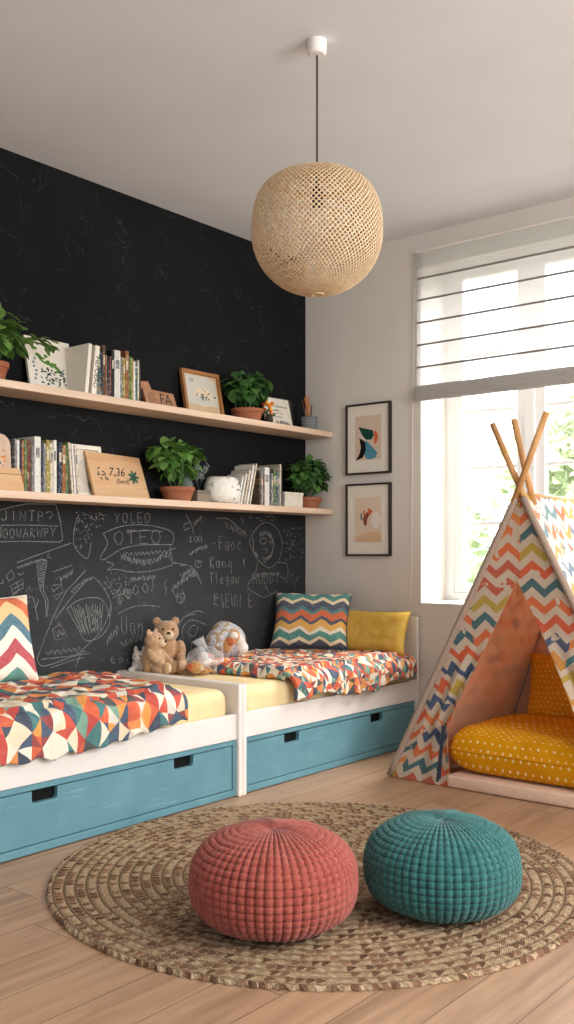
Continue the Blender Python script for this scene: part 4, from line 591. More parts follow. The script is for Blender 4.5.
# botanical print board
t = leaner('botanical_board', 'cream board with green leaf print on the upper shelf, beside the left plant', 'picture', .055, -2.14, -1.88, U, 12)
ybox('board', M['paper'], t, -.13, .13, 0, .268, 0, .016)
mb = MB(); rnd = random.Random(5)
for k in range(16): blob(mb, -.085 + .012 * k * .75 + rnd.uniform(-.01, .01), .205 - .006 * k + rnd.uniform(-.02, .015), rnd.uniform(.008, .02), rnd.uniform(.005, .009), .0168, rnd.uniform(-.9, .4), mat=0)
for k in range(46): blob(mb, rnd.uniform(-.06, .075), rnd.uniform(.035, .12) , rnd.uniform(.006, .014), rnd.uniform(.002, .005), .0169, rnd.uniform(-1.2, 1.2), mat=rnd.choice([1, 2]))
for k in range(6): blob(mb, -.09 + rnd.uniform(-.008, .012), .06 + .02 * k, .008, .006, .0168, rnd.uniform(0, 2), mat=4)
mb.build('printed_pattern', inkm, t, clean=False)
# rustic wood blocks
t = leaner('wood_block', 'taller rustic wood block behind the carved plaque on the upper shelf', 'wood block', .045, -1.49, -1.375, U, 9, 'wooden keepsakes on the upper shelf')
MB().prism([(-.055, 0), (.06, 0), (.055, .10), (.035, .142), (-.05, .132)], 'x', 0, .03).build('block', M['rustic'], t)
mb = MB(); blob(mb, .02, .07, .025, .006, .0308); mb.build('dark_mark', M['ink'], t)
t = leaner('wood_plaque', 'small rustic wood plaque carved with the letters FA on the upper shelf', 'plaque', .105, -1.485, -1.247, U, 14, 'wooden keepsakes on the upper shelf')
MB().prism([(-.10, 0), (.117, 0), (.105, .088), (-.112, .094)], 'x', 0, .018).build('plaque_board', M['rustic'], t)
text_obj('FA', .078, M['ink'], t, (.0185, .04, .046), TR)
mb = MB(); mb.cur = 0
for r0 in (.03, .021, .011): mb.add([(.0186, -.055 + (r0 + d) * math.cos(2 * PI * k / 20) * .8, .045 + (r0 + d) * math.sin(2 * PI * k / 20)) for k in range(20) for d in (0, .0022)], [(2 * k, 2 * k + 1, (2 * k + 3) % 40, (2 * k + 2) % 40) for k in range(20)])
mb.build('carved_ring', M['ink'], t, clean=False)
# oak framed picture
t = leaner('framed_picture', 'oak framed picture of a pale landscape leaning on the upper shelf', 'framed picture', .055, -1.13, -.83, U, 11)
f = MB(); b = .02
f.box(0, .022, -.15, -.15 + b, 0, .262, .002).box(0, .022, .15 - b, .15, 0, .262, .002).box(0, .022, -.15 + b, .15 - b, 0, b, .002).box(0, .022, -.15 + b, .15 - b, .262 - b, .262, .002)
f.build('frame', M['frame_oak'], t)
ybox('mount', plain('kraft mount', 'cbb08c', .9), t, -.13, .13, .02, .242, .003, .010)
mb = MB(); mb.cur = 5; mb.add([(.0105, -.12, .068), (.0105, .118, .068), (.0105, .118, .205), (.0105, .06, .235), (.0105, -.12, .235)], [(0, 1, 2, 3, 4)])
rnd = random.Random(8)
blob(mb, .01, .115, .075, .055, .0107, .0, 20, 7); 
mb.cur = 5; mb.add([(.0109, -.12, .068), (.0109, .118, .068), (.0109, .1, .1), (.0109, 0, .115), (.0109, -.12, .125)], [(0, 1, 2, 3, 4)])
for k in range(26): blob(mb, rnd.gauss(.01, .035), rnd.gauss(.115, .014), rnd.uniform(.004, .01), rnd.uniform(.002, .006), .0111, rnd.uniform(-1, 1), 10, rnd.choice([1, 2, 4]))
for k in range(3): blob(mb, -.085 + .012 * k, .205, .004, .012, .0111, 0, 8, 4)
mb.build('picture_print', inkm, t, clean=False)
# small flowers, text board, dark board, pencil cup
t = thing('flower_posy', 'small posy of orange and red flowers behind the pale text board', 'flowers', (.185, -.575, U))
MB().lathe([(.018, 0), (.024, .012), (.02, .045), (.016, .05)], 16).build('vase', M['ink'], t, True)
mb = MB(); rnd = random.Random(2)
for k in range(22): mb.cur = rnd.choice([0, 0, 1, 2, 3]); mb.ell((rnd.gauss(0, .014), rnd.gauss(-.004, .02), rnd.uniform(.045, .115)), [rnd.uniform(.008, .013)] * 3, 8, 6)
mb.build('blossom', [plain('petal ' + c, c, .7) for c in ('e07a2a', 'e9b23c', 'b93a2c', '3a5a34')], t, True, clean=False)
t = leaner('text_board', 'pale board with rows of small writing leaning on the upper shelf', 'sign', .105, -.515, -.265, U, 13)
ybox('board', M['board_white'], t, -.122, .122, 0, .18, 0, .012)
mb = MB(); rnd = random.Random(3)
for zz, n_, s_ in ((.128, 12, .010), (.102, 5, .010), (.085, 4, .007), (.062, 6, .006)):
    for k in range(n_): yy = -.09 + .18 * (k + .5) / 12 + (.03 if n_ < 12 else 0) + (.03 if n_ == 4 else 0); mb.box(.012, .0126, yy, yy + rnd.uniform(.004, .009), zz - s_ * .5, zz + s_ * rnd.uniform(.2, .6))
for k in range(8): yy = -.03 + k * .016; mb.box(.012, .0126, yy, yy + .010, .018, .018 + rnd.uniform(.008, .022))
mb.build('writing', M['ink'], t, clean=False)
t = leaner('dark_board', 'dark thin board standing behind the pencil cup on the upper shelf', 'board', .04, -.30, -.17, U, 8)
ybox('board', M['black'], t, -.065, .065, 0, .20, 0, .010)
t = thing('pencil_cup', 'ribbed grey cup holding orange pencils at the right end of upper shelf', 'pencil cup', (.15, -.155, U))
MB().lathe([(.045, 0), (.050, .004), (.051, .082), (.046, .082), (.043, .01)], 28).build('cup', M['cup'], t, True)
tiltsign = lambda k: 1 - 2 * k / 11
rnd = random.Random(6); pm = [wood('pencil wood', '9c5a34', 'b9703f', 'cf8a55', 'z'), plain('pencil rust', 'b5613a'), plain('pencil dark', '6d3b28')]
for k in range(12):
    a = rnd.uniform(0, 6.28); r0 = rnd.uniform(0, .03)
    # pencils lean out of the cup: each one is a thing standing in it
    p0 = Vector((.15 + math.cos(a) * r0 * .6, -.155 + .017 * tiltsign(k), U + .012)); ln_ = rnd.uniform(.15, .2) if k < 7 else rnd.uniform(.11, .14)
    tilt = Vector((math.cos(a) * .08 - .02, -.34 + .052 * k, 1)).normalized()
    
    q = MB().tube([(0, 0, 0), tilt * ln_], .0045, 6).tube([tilt * ln_, tilt * (ln_ + .016)], .0045, 6, .001).build('pencil', pm[k % 3], None)
    q.location = p0; tag(q, 'orange brown pencil standing in the ribbed grey cup', 'pencil', 'pencils in the grey cup')
# lower shelf boards
t = leaner('rounded_board', 'beige board with rounded top at the left end of the lower shelf', 'board', .172, -2.64, -2.325, L, 4)
MB().prism([(-.16, 0), (.16, 0)] + [(.16 - .05 + .05 * math.cos(a * PI / 12), .20 + .05 * math.sin(a * PI / 12)) for a in range(7)] + [(-.16, .25)], 'x', 0, .014).build('board', M['beige_board'], t)
mb = MB(); rnd = random.Random(12)
for k in range(10): blob(mb, .10 + rnd.gauss(0, .02), .13 + rnd.gauss(0, .025), .008, .005, .0146, rnd.random(), mat=rnd.choice([3, 6, 1]))
mb.build('printed_pattern', inkm, t, clean=False)
t = thing('wooden_box', 'low pinkish wood box in front of the rounded beige board', 'box', (.205, -2.405, L))
MB().prism([(-.15, 0), (.125, 0), (.10, .098), (-.15, .098)], 'x', -.012, .012).build('box_body', M['plaque'], t)
mb = MB().box(.0121, .0126, -.14, .11, .07, .072); mb.build('lid_seam', M['ink'], t)
# white framed picture
t = leaner('white_framed_picture', 'white framed picture behind the wooden leaf sign on the lower shelf', 'framed picture', .03, -1.885, -1.68, L, 8)
f = MB(); b = .022
f.box(0, .024, -.10, -.10 + b, 0, .26, .002).box(0, .024, .10 - b, .10, 0, .26, .002).box(0, .024, -.10 + b, .10 - b, 0, b, .002).box(0, .024, -.10 + b, .10 - b, .26 - b, .26, .002)
f.build('frame', M['paper'], t); ybox('back', M['black'], t, -.10, .10, 0, .26, -.006, -.0005); ybox('mount', M['board_white'], t, -.078, .078, .022, .238, .004, .012)
mb = MB(); mb.cur = 4; blob(mb, .0, .12, .05, .07, .0125, .3, 16, 5); blob(mb, .03, .06, .02, .03, .0128, .2, 12, 4); mb.build('picture_print', inkm, t, clean=False)
# wooden sign with leaf
t = leaner('wooden_sign', 'leaning wooden sign with dark lettering and a green leaf', 'sign', .075, -1.79, -1.415, L, 16)
MB().prism([(-.175, 0), (.187, 0), (.165, .225), (-.187, .238)], 'x', 0, .016).build('sign_board', M['plaque'], t)
text_obj('7,36', .062, M['ink'], t, (.0165, -.01, .135), TR, shear=.25)
text_obj('(Send)', .034, M['ink'], t, (.0165, .02, .088), TR, shear=.2)
mb = MB(); rnd = random.Random(9)
for k in range(7): blob(mb, .10 + .018 * math.cos(k * .9), .115 + .02 * math.sin(k * .9), .02, .008, .0168, k * .9, mat=1)
for k in range(9): blob(mb, -.10 + rnd.uniform(-.03, .03), .12 + rnd.uniform(-.03, .04), .009, .004, .0168 + k * .00005, k * .7, mat=2)
mb.build('printed_pattern', inkm, t, clean=False)
# glass jar, feather sprig, little grey box behind the basket
m = Mat('jar glass', .08, '9aa09c', .5); m.transparent(.7); M['jar'] = m.m
t = thing('glass_jar', 'clear glass jar standing behind the middle plant on the lower shelf', 'jar', (.05, -1.12, L))
MB().lathe([(.04, 0), (.045, .01), (.045, .10), (.03, .125), (.03, .14), (.027, .14), (.027, .125), (.04, .1), (.04, .012)], 24).build('jar_body', M['jar'], t, True)
t = thing('dried_sprig', 'grey feathery dried sprig standing in the dark gap behind the white pot', 'dried plant', (.04, -1.01, L))
MB().lathe([(.02, 0), (.026, .02), (.022, .06), (.014, .075)], 16).build('bud_vase', M['ink'], t, True)
mb = MB(); rnd = random.Random(14)
for k in range(8):
    a = rnd.uniform(-.5, .5); top = Vector((rnd.uniform(-.0, .04), math.sin(a) * .13, .17 + rnd.uniform(0, .07)))
    mb.tube([(0, 0, .07), top * .6 + Vector((0, 0, .03)), top], .0012, 4)
    for q in range(8): leaf(mb, Vector((0, 0, .07)).lerp(top, .45 + q * .07), Vector((rnd.gauss(.2, .4), rnd.gauss(0, 1), .7)), Vector((1, 0, 0)), .026, .005)
mb.build('sprig', M['leaf_sage'], t, True, clean=False)
t = thing('grey_box', 'small dull grey box between the middle plant and the white pot', 'box', (.12, -1.085, L))
MB().box(-.04, .04, -.052, .05, 0, .05, .003).build('box_body', plain('grey box', '86796a', .8), t); MB().box(-.042, .042, -.054, .052, .05, .066, .003).build('lid', plain('grey lid', '756a5e', .8), t)
t = thing('white_pot', 'squat white ceramic pot with dark speckles on the lower shelf', 'pot', (.132, -.915, L))
mb = MB(); prof = [(.085, 0), (.115, .012), (.128, .05), (.125, .085), (.105, .118), (.09, .125), (.082, .118), (.08, .1)]
mb.lathe([(r * .93, z * 1.18) for r, z in prof], 36)
mb.v = [(x * .72, y * 1.0, z * (1 + .04 * nz(x * 9, y * 9, z * 9))) for x, y, z in mb.v]
mb.build('pot_body', M['basket'], t, True)
mb = MB(); rnd = random.Random(22)
for k in range(9): a = rnd.uniform(.1, 1.2); zz = rnd.uniform(.07, .12); rr = .1185 - max(0, zz - .10) * .5; mb.ell((rr * .72 * math.cos(a), rr * math.sin(a), zz), (.003, rnd.uniform(.004, .009), rnd.uniform(.002, .004)), 8, 6)
mb.build('speck', M['ink'], t, True, clean=False)
t = thing('storage_box', 'small pale grey box between the books and the right-hand plant', 'box', (.115, -.345, L))
MB().box(-.07, .07, -.085, .085, 0, .072, .003).build('box_body', M['board_white'], t); MB().box(-.073, .073, -.088, .088, .072, .09, .003).build('lid', M['board_white'], t)

# ------------------------------------------------------------------ books
def dim(h):
    v = hexf(h); g = sum(v) / 3; k = .80 if g < .75 else .95
    return tuple((g + (x - g) * .85) * k for x in v)
def flecked(name, base, cols, k):
    base = dim(base); cols = [dim(q) for q in cols]
    m = Mat(name, .6, None, .3); T = m.tex(); X, Y, Z = m.sep(T)
    v = m.white(m.comb((Z * 90.0).floor(), (Y * 260.0).floor(), k)); nn = m.noise(T, 42, 3)
    c = m.pal(v, cols); m.col(m.mix(nn.gt(.5) * .8, base, c)); return m.m
BC = {'teal': flecked('teal spine', '2f6f78', ['3f8a8c', 'd9b24a', '2a5560', 'c9d4c8'], 1.0), 'navy': flecked('navy spine', '26344f', ['33506e', '7a4a40', '1c2738', '8b97a5'], 2.0),
      'white': flecked('white spine', 'e4dfd4', ['e9e4da', 'dcd5c8', 'efe9df', 'bfc7c4'], 3.0), 'yellow': flecked('yellow spine', 'c9a63a', ['b9c24a', 'd9c05a', '8a8a3a', 'e0d29a'], 4.0),
      'orange': flecked('orange spine', 'b9692f', ['d08a3f', '6f8a4a', 'c9542f', 'e0c08a'], 5.0), 'green': flecked('green spine', '5f8a4a', ['8fb04f', '3f6a44', 'd0c060', '4a8a86'], 6.0),
      'red': flecked('red spine', 'a5473a', ['c96a4a', '7a3038', 'd9c0a0', '5a4a5a'], 7.0), 'grey': flecked('grey spine', '9a9a96', ['b5b5b0', '7c8088', 'c9c6be', '8a7f72'], 8.0),
      'brown': flecked('brown spine', '6f5240', ['8a6a4c', '4a3a32', 'a9845c', '5c6a6a'], 9.0), 'cream': flecked('cream spine', 'd8c8ac', ['e5d8c0', 'c9b08a', 'b9bfae', 'd9cdb5'], 10.0),
      'black': flecked('black spine', '22252a', ['2a2d33', '1a1c20', '3a4a50', '2c2c2c'], 11.0)}
ORD = ['first', 'second', 'third', 'fourth', 'fifth', 'sixth', 'seventh', 'eighth', 'ninth', 'tenth', 'eleventh', 'twelfth', 'thirteenth', 'fourteenth', 'fifteenth', 'sixteenth', 'seventeenth', 'eighteenth', 'nineteenth', 'twentieth']
def book(label, y, z, th, h, d, c, lean=0, group=None, xfront=.185, bare=False):
    """upright book, spine facing the room (+x)"""
    t = thing('book', label, 'book', (xfront - d / 2, y, z), (math.radians(lean), 0, 0), group)
    b = .0022; mb = MB()
    mb.box(-d / 2, d / 2, 0, b, 0, h, .0005, 1).box(-d / 2, d / 2, th - b, th, 0, h, .0005, 1).box(d / 2 - b, d / 2 + .001, 0, th, 0, h, .001, 1)
    cov = mb.build('cover', BC[c] if not bare else M['paper'], t); MB().box(-d / 2 + .004, d / 2 - b - .0005, b, th - b, .003, h - .004).build('pages', M['pages'], t)
    if th > .015 and not bare:
        MB().box(d / 2 + .0009, d / 2 + .0014, th * .2, th * .8, h * .62, h * .8).build('title_band', BC['cream' if c not in ('cream', 'white') else 'grey'], cov)
    return t
def bookrow(y0, z, spec, where, group, scale=(1, 1)):
    y = y0; kt, kh = scale
    for k, (c, th, h, *r) in enumerate(spec):
        th *= kt; h *= kh
        kind = 'thin' if th < .014 else ('thick' if th > .026 else 'slim')
        lean = r[0] if r else 0
        s = math.sin(math.radians(abs(lean))) * h
        yy = y + (s if lean > 0 else 0)
        book(f'{kind} {c} book, {ORD[k]} from left {where}', yy, z, th, h, .13 + .012 * ((k * 7) % 4), c, lean, group)
        y += th / math.cos(math.radians(lean)) + .0012
    return y
yend = bookrow(-1.858, U + .0005, [('cream', .012, .222), ('teal', .022, .205), ('navy', .010, .20), ('brown', .016, .232), ('orange', .009, .19), ('navy', .015, .183), ('red', .010, .188), ('black', .018, .216), ('white', .038, .221), ('grey', .013, .196), ('yellow', .016, .193), ('orange', .022, .228), ('green', .014, .205), ('yellow', .012, .20), ('white', .014, .186), ('teal', .011, .178), ('cream', .012, .196), ('black', .010, .19)], 'in the upper shelf row', 'books on the upper shelf', (.99, 1.07))
t = book('large cream book with dark vertical lettering leaning on the upper shelf row', -1.892, U + .0005, .026, .238, .15, 'cream', -6, 'books on the upper shelf', .20, True)
text_obj('HEPOEAD', .034, M['ink'], t, (.0766, .018, .11), (0, PI / 2, 0), shear=0)
t = book('wide cream book leaning against the lettered cream book', -1.932, U + .0005, .02, .24, .17, 'white', -6, 'books on the upper shelf', .20, True)
bookrow(-2.31, L + .0005, [('grey', .012, .232), ('white', .012, .228), ('navy', .010, .225), ('orange', .013, .228), ('green', .014, .236), ('red', .011, .232), ('brown', .012, .22), ('grey', .012, .21), ('white', .034, .252), ('navy', .012, .235), ('grey', .014, .225), ('yellow', .020, .242), ('cream', .018, .23), ('white', .018, .244), ('black', .008, .22), ('navy', .02, .238), ('orange', .021, .226), ('green', .012, .24)], 'in the lower shelf row before the framed picture', 'books on the left of the lower shelf')
for k, (c, th) in enumerate([('cream', .013), ('white', .012), ('cream', .016)]):
    book(['cream booklet leaning left, first of three before the white framed picture', 'white booklet leaning left, second of three before the white framed picture', 'cream booklet leaning left, third of three before the white framed picture'][k], -2.0 + k * .0165, L + .0005, th, .24 - .004 * k, .15, c, 5, 'booklets leaning on the lower shelf', .19)
for k, (c, th, h) in enumerate([('white', .012, .165), ('white', .012, .18), ('cream', .014, .208), ('white', .014, .235), ('cream', .012, .245)]):
    book(['short white booklet leaning right, first behind the white pot', 'white booklet leaning right, second behind the white pot', 'cream booklet leaning right, third from the white pot', 'tall white booklet leaning right, fourth from the white pot', 'tallest cream booklet leaning right against the upright books'][k], -.845 + k * .024, L + .0005, th, h, .14, c, -14, 'booklets leaning by the white pot', .185)
bookrow(-.660, L + .0005, [('brown', .012, .20), ('grey', .018, .19), ('red', .012, .18), ('white', .042, .222), ('navy', .012, .228), ('grey', .022, .19), ('green', .020, .215), ('teal', .016, .20), ('grey', .018, .206), ('cream', .012, .248), ('black', .008, .232)], 'in the lower shelf row behind the white pot', 'books on the right of the lower shelf')
# ------------------------------------------------------------------ beds
BX = .84     # front plane of the beds
def bed(label, y0, y1, head, n1, n2, name='bed'):
    """y0..y1 along the wall; end panels at both ends; head = height of the panel at y1"""
    t = thing('bed', label, 'bed', ((.02 + BX) / 2, (y0 + y1) / 2, 0), group='white beds with blue drawers')
    B = lambda *a, **k: MB().box(*a, **k)
    pw = .027
    B(.006, BX + .012, y1 - pw, y1, 0, head, bev=.005).build('end_panel', M['white'], t, world=True)
    B(.006, BX + .012, y0, y0 + pw, 0, .513, bev=.005).build('end_panel', M['white'], t, world=True)
    ya, yb = y0 + pw + .001, y1 - pw - .001
    B(BX - .024, BX, ya, yb, .262, .378, bev=.003).build('side_rail', M['white'], t, world=True)
    B(.006, .03, ya, yb, .05, .50).build('back_rail', M['white'], t, world=True)
    B(.031, BX - .025, ya, yb, .31, .33).build('slat_base', M['white'], t, world=True)
    dr = None; f = MB(); w = .022
    f.box(BX - .030, BX - .004, ya, ya + w, .004, .260, .002).box(BX - .030, BX - .004, yb - w, yb, .004, .260, .002)
    f.box(BX - .030, BX - .004, ya + w, yb - w, .238, .260, .002).box(BX - .030, BX - .004, ya + w, yb - w, .004, .034, .002)
    f.build('drawer_surround', M['blue'], t, world=True)
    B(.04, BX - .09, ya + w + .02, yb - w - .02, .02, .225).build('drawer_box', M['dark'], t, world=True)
    a, b = ya + w + .004, yb - w - .004; zb, zt, nd = .038, .234, .046; L_ = b - a; nw = .058
    
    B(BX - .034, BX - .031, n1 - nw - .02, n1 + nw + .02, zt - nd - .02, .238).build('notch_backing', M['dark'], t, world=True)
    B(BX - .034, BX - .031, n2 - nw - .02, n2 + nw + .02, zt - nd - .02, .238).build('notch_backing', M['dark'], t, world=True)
    c = .012
    pr = [(a, zb), (b, zb), (b, zt)]
    for q in (n2, n1): pr += [(q + nw, zt), (q + nw, zt - nd + c), (q + nw - c * .3, zt - nd + c * .3), (q + nw - c, zt - nd), (q - nw + c, zt - nd), (q - nw + c * .3, zt - nd + c * .3), (q - nw, zt - nd + c), (q - nw, zt)]
    pr += [(a, zt)]
    dr = MB().prism(pr, 'x', BX - .028, BX - .008).build('drawer', M['blue'], t, world=True)
    for o in [q for q in t.children if q.name.startswith('notch_backing')]: o.parent = dr
    return ya, yb
yL = bed('left white bed with blue drawer, its far end meeting the other bed', -3.10, -1.545, .513, -2.63, -1.905)
yR = bed('right white bed with blue drawer, its tall end panel by the window', -1.544, -.012, .745, -1.165, -.425)
def mattress(label, y0, y1, top):
    t = MB().box(.04, BX - .028, y0, y1, .332, top, .055, 5)
    t.v = [(x, y, z + (.006 * nz(x * 5, y * 4, 1) if z > .4 else 0)) for x, y, z in t.v]
    o = t.build('mattress', M['mattress'], None, True)
    o.location = ((.04 + BX) / 2, (y0 + y1) / 2, .332); o.data.transform(Matrix.Translation(-o.location))
    return tag(o, label, 'mattress', 'cream mattresses on the beds')
mattress('cream mattress on the left bed under the large diamond patchwork quilt', yL[0] + .004, yL[1] - .012, .492)
mattress('cream mattress on the right bed showing beside the stuffed toys', yR[0] + .012, yR[1] - .004, .492)

def quilt(label, mat, y0, y1, top, hem, slant, seed, front=BX + .030, puff=.008):
    """bed quilt: flat over the mattress, rounded over the front edge, hanging to hem(v)"""
    t = thing('quilt', label, 'quilt', (.45, (y0 + y1) / 2, top), group='patchwork quilts on the beds')
    def pos(u, v):
        # u across 0 wall .. 1 hem ; v along y
        h = hem(v) + .012 * nz(v * 14, seed, 2) + .006 * math.sin(v * 60)
        xf = front + .012 * nz(v * 9, seed + 3, 0) + .006 * math.sin(v * 44 + seed)
        r = .06; flat = xf - r - .07; arcl = r * PI / 2; drop = max(.005, top - r - h)
        s = u * (flat + arcl + drop)
        if s < flat: x, z = .07 + s, top
        elif s < flat + arcl: a = (s - flat) / r; x, z = xf - r + r * math.sin(a), top - r + r * math.cos(a)
        else: x, z = xf, top - r - (s - flat - arcl)
        y = y0 + (y1 - y0) * v
        e = 1 - abs(2 * v - 1); edge = min(1, e / .06)
        if slant: y += slant(x, v)
        w = .013 * nz(x * 7 + seed, y * 6, 1.3) + .008 * nz(x * 16, y * 15, seed) + .004 * nz(x * 34, y * 30, seed)
        if s < flat: z += w + .018 * edge * (1 if s > .05 else s / .05) - .02 * (1 - edge)
        else: x += w * .7
        return Vector((x, y, z)), (y, s)
    nu, nv = 110, 190
    g = MB().grid(lambda u, v: pos(u, v)[0], nu, nv, uvfn=lambda u, v: pos(u, v)[1])
    o = g.build('quilt_cover', mat, t, True, True)
    sm = o.modifiers.new('thick', 'SOLIDIFY'); sm.thickness = .022; sm.offset = 0
    bv = o.modifiers.new('soft', 'SUBSURF'); bv.levels = 0; bv.render_levels = 0
    return t
quilt('quilt of large bright diamond patches on the left bed', M['quilt_a'], -3.06, -1.955, .524, lambda v: .345 + .045 * v + .012 * math.sin(v * 7 + 1) , lambda x, v: (.16 * max(0, 1 - x / .9) + .05 * nz(x * 5, 2.2)) * max(0, v - .6) / .4, 1.0)
quilt('quilt of small bright patches on the right bed', M['quilt_b'], -1.20, -.085, .520, lambda v: .392 + .02 * math.sin(v * 9), lambda x, v: (-.06 * max(0, 1 - x / .9) + .04 * nz(x * 5, 7.2)) * max(0, .4 - v) / .4, 6.0)

def pillow(label, mat, w, h, T, loc, rot, name='pillow', group='cushions on the beds', sag=0.0, n=36):
    """rectangular pillow standing in its local x-z plane, thickness along y"""
    mb = MB()
    for sgn in (1, -1):
        def fn(u, v):
            a, b = 2 * u - 1, 2 * v - 1
            k = max(0, (1 - a ** 4) * (1 - b ** 4)) ** .5
            pin = 1 - .07 * (1 - abs(a) ** 2.0) * abs(b) ** 3; pin2 = 1 - .07 * (1 - abs(b) ** 2.0) * abs(a) ** 3
            wr = .10 * nz(a * 2.2 + loc[0] * 7, b * 2.2, sgn) + .05 * nz(a * 6, b * 6 + loc[1] * 5, 4 + sgn)
            return (a * w / 2 * pin2 + sag * (b + 1) * .02, sgn * T / 2 * k * (1 + wr), h / 2 + b * h / 2 * pin + .012 * k * nz(a * 3, b * 3, 9))
        mb.grid(fn, n, n, uvfn=lambda u, v: (u * w, v * h), flip=sgn > 0)
    t = thing(name, label, 'pillow', loc, rot, group)
    mb.build('pillow_cover', mat, t, True, normals=True)
    pts = []
    for k in range(4):
        for i in range(18):
            q = i / 18; a, b = [(2 * q - 1, -1), (1, 2 * q - 1), (1 - 2 * q, 1), (-1, 1 - 2 * q)][k]
            pin = 1 - .07 * (1 - abs(a) ** 2.0) * abs(b) ** 3; pin2 = 1 - .07 * (1 - abs(b) ** 2.0) * abs(a) ** 3
            pts.append((a * w / 2 * pin2 + sag * (b + 1) * .02, 0, h / 2 + b * h / 2 * pin))
    MB().tube(pts + pts[:1], .0035, 6).build('piping', mat, t, True)
    return t
R = math.radians
pillow('zigzag striped cushion in navy, orange and teal on the right bed', M['zig_pillow'], .47, .36, .14, (.31, -.37, .545), (R(-24), 0, R(24)))
pillow('yellow linen pillow leaning on the end panel of the right bed', M['yellow'], .46, .26, .13, (.62, -.20, .53), (R(-20), R(0), R(6)))
pillow('broad zigzag cushion in green, white and crimson against the chalkboard on the left bed', M['zig_pillow_b'], .42, .40, .13, (.205, -2.425, .540), (R(-17), R(0), R(82)))

# ------------------------------------------------------------------ stuffed toys
def fuse(name, mat, ells, par, vox=.0055, sm=4):
    mb = MB()
    for e in ells:
        rot = None
        if len(e) > 2: rot = Matrix.Rotation(e[2][0], 3, e[2][1])
        mb.ell(e[0], e[1], 18, 12, rot)
    o = mb.build(name, mat, par, True)
    r = o.modifiers.new('r', 'REMESH'); r.mode = 'VOXEL'; r.voxel_size = vox; r.use_smooth_shade = True
    s = o.modifiers.new('s', 'SMOOTH'); s.iterations = sm; s.factor = .6
    return bake(o)
def teddy(label, loc, rz, k, mat, tilt=0, armf=.05):
    t = thing('teddy_bear', label, 'stuffed toy', loc, (0, R(tilt), rz), 'stuffed toys on the right bed')
    E = [((0, 0, .085 * k), (.068 * k, .066 * k, .088 * k)), ((.008 * k, 0, .2 * k), (.058 * k, .062 * k, .056 * k)), ((0, 0, .15 * k), (.045 * k, .045 * k, .04 * k))]
    for s in (1, -1):
        E += [((-.005 * k, s * .046 * k, .252 * k), (.013 * k, .022 * k, .022 * k)), ((.07 * k, s * .052 * k, .032 * k), (.062 * k, .030 * k, .031 * k), (-.25 * -1, 'Y')),
              ((.122 * k, s * .06 * k, .045 * k), (.022 * k, .028 * k, .038 * k)), ((.032 * k, s * .068 * k, .115 * k), (.024 * k, .026 * k, .055 * k), (-.75, 'Y')), ((armf * k + .03 * k, s * .06 * k, .075 * k), (.024 * k, .024 * k, .024 * k))]
    fuse('body', mat, E, t)
    mz = MB().ell((.058 * k, 0, .188 * k), (.026 * k, .03 * k, .024 * k)).build('muzzle', M['muzzle'], t, True)
    MB().ell((.083 * k, 0, .198 * k), (.007 * k, .011 * k, .007 * k), 12, 8).build('nose', M['bead'], mz, True)
    for s in (1, -1): MB().ell((.056 * k, s * .024 * k, .216 * k), (.0065 * k,) * 3, 10, 8).build('eye', M['bead'], t, True)
    for s in (1, -1): MB().ell((.140 * k, s * .06 * k, .048 * k), (.006 * k, .018 * k, .024 * k), 14, 8).build('foot_pad', M['muzzle'], t, True)
    return t
MT = .494
teddy('larger brown teddy bear sitting by the end panel against the chalkboard', (.125, -1.335, MT), R(-35), 1.05, M['bear'])
teddy('smaller light brown teddy bear hugging the larger teddy', (.15, -1.452, MT), R(20), .86, M['bear_light'])
t = thing('plush_bunny', 'small white plush toy slumped beside the teddy bears', 'stuffed toy', (.055, -1.455, MT), (0, 0, R(-60)), 'stuffed toys on the right bed')
fuse('body', M['white_plush'], [((0, 0, .04), (.04, .045, .04)), ((.02, 0, .085), (.032, .036, .03)), ((.0, .022, .115), (.01, .013, .03)), ((.0, -.022, .112), (.01, .013, .03)), ((.045, .03, .018), (.03, .018, .018)), ((.045, -.03, .018), (.03, .018, .018))], t, .005)
for s in (1, -1): MB().ell((.047, s * .014, .092), (.004,) * 3, 8, 6).build('eye', M['bead'], t, True)
t = thing('plush_ball', 'small tan plush ball lying between the white plush and the teddies', 'stuffed toy', (.15, -1.488, MT), group='stuffed toys on the right bed')
fuse('body', M['tan_plush'], [((0, 0, .028), (.032, .026, .028)), ((.02, .012, .03), (.022, .02, .022))], t, .005)
t = thing('plush_puppy', 'tan and rust plush puppy lying in front of the clear plastic bag', 'stuffed toy', (.33, -1.32, MT), (0, 0, R(25)), 'stuffed toys on the right bed')
fuse('body', M['tan_plush'], [((0, 0, .035), (.035, .06, .034)), ((.02, -.06, .045), (.033, .034, .034)), ((.045, .03, .02), (.035, .018, .018)), ((.04, -.015, .018), (.035, .016, .016))], t, .005)
fuse('ear', M['rust_plush'], [((.0, -.095, .05), (.02, .01, .022))], t, .004); MB().ell((.05, -.065, .04), (.014, .016, .012)).build('muzzle', M['muzzle'], t, True); MB().ell((.062, -.065, .044), (.004, .005, .004), 8, 6).build('nose', M['bead'], t, True)
fuse('tail', M['rust_plush'], [((0, .075, .035), (.018, .028, .018))], t, .004)
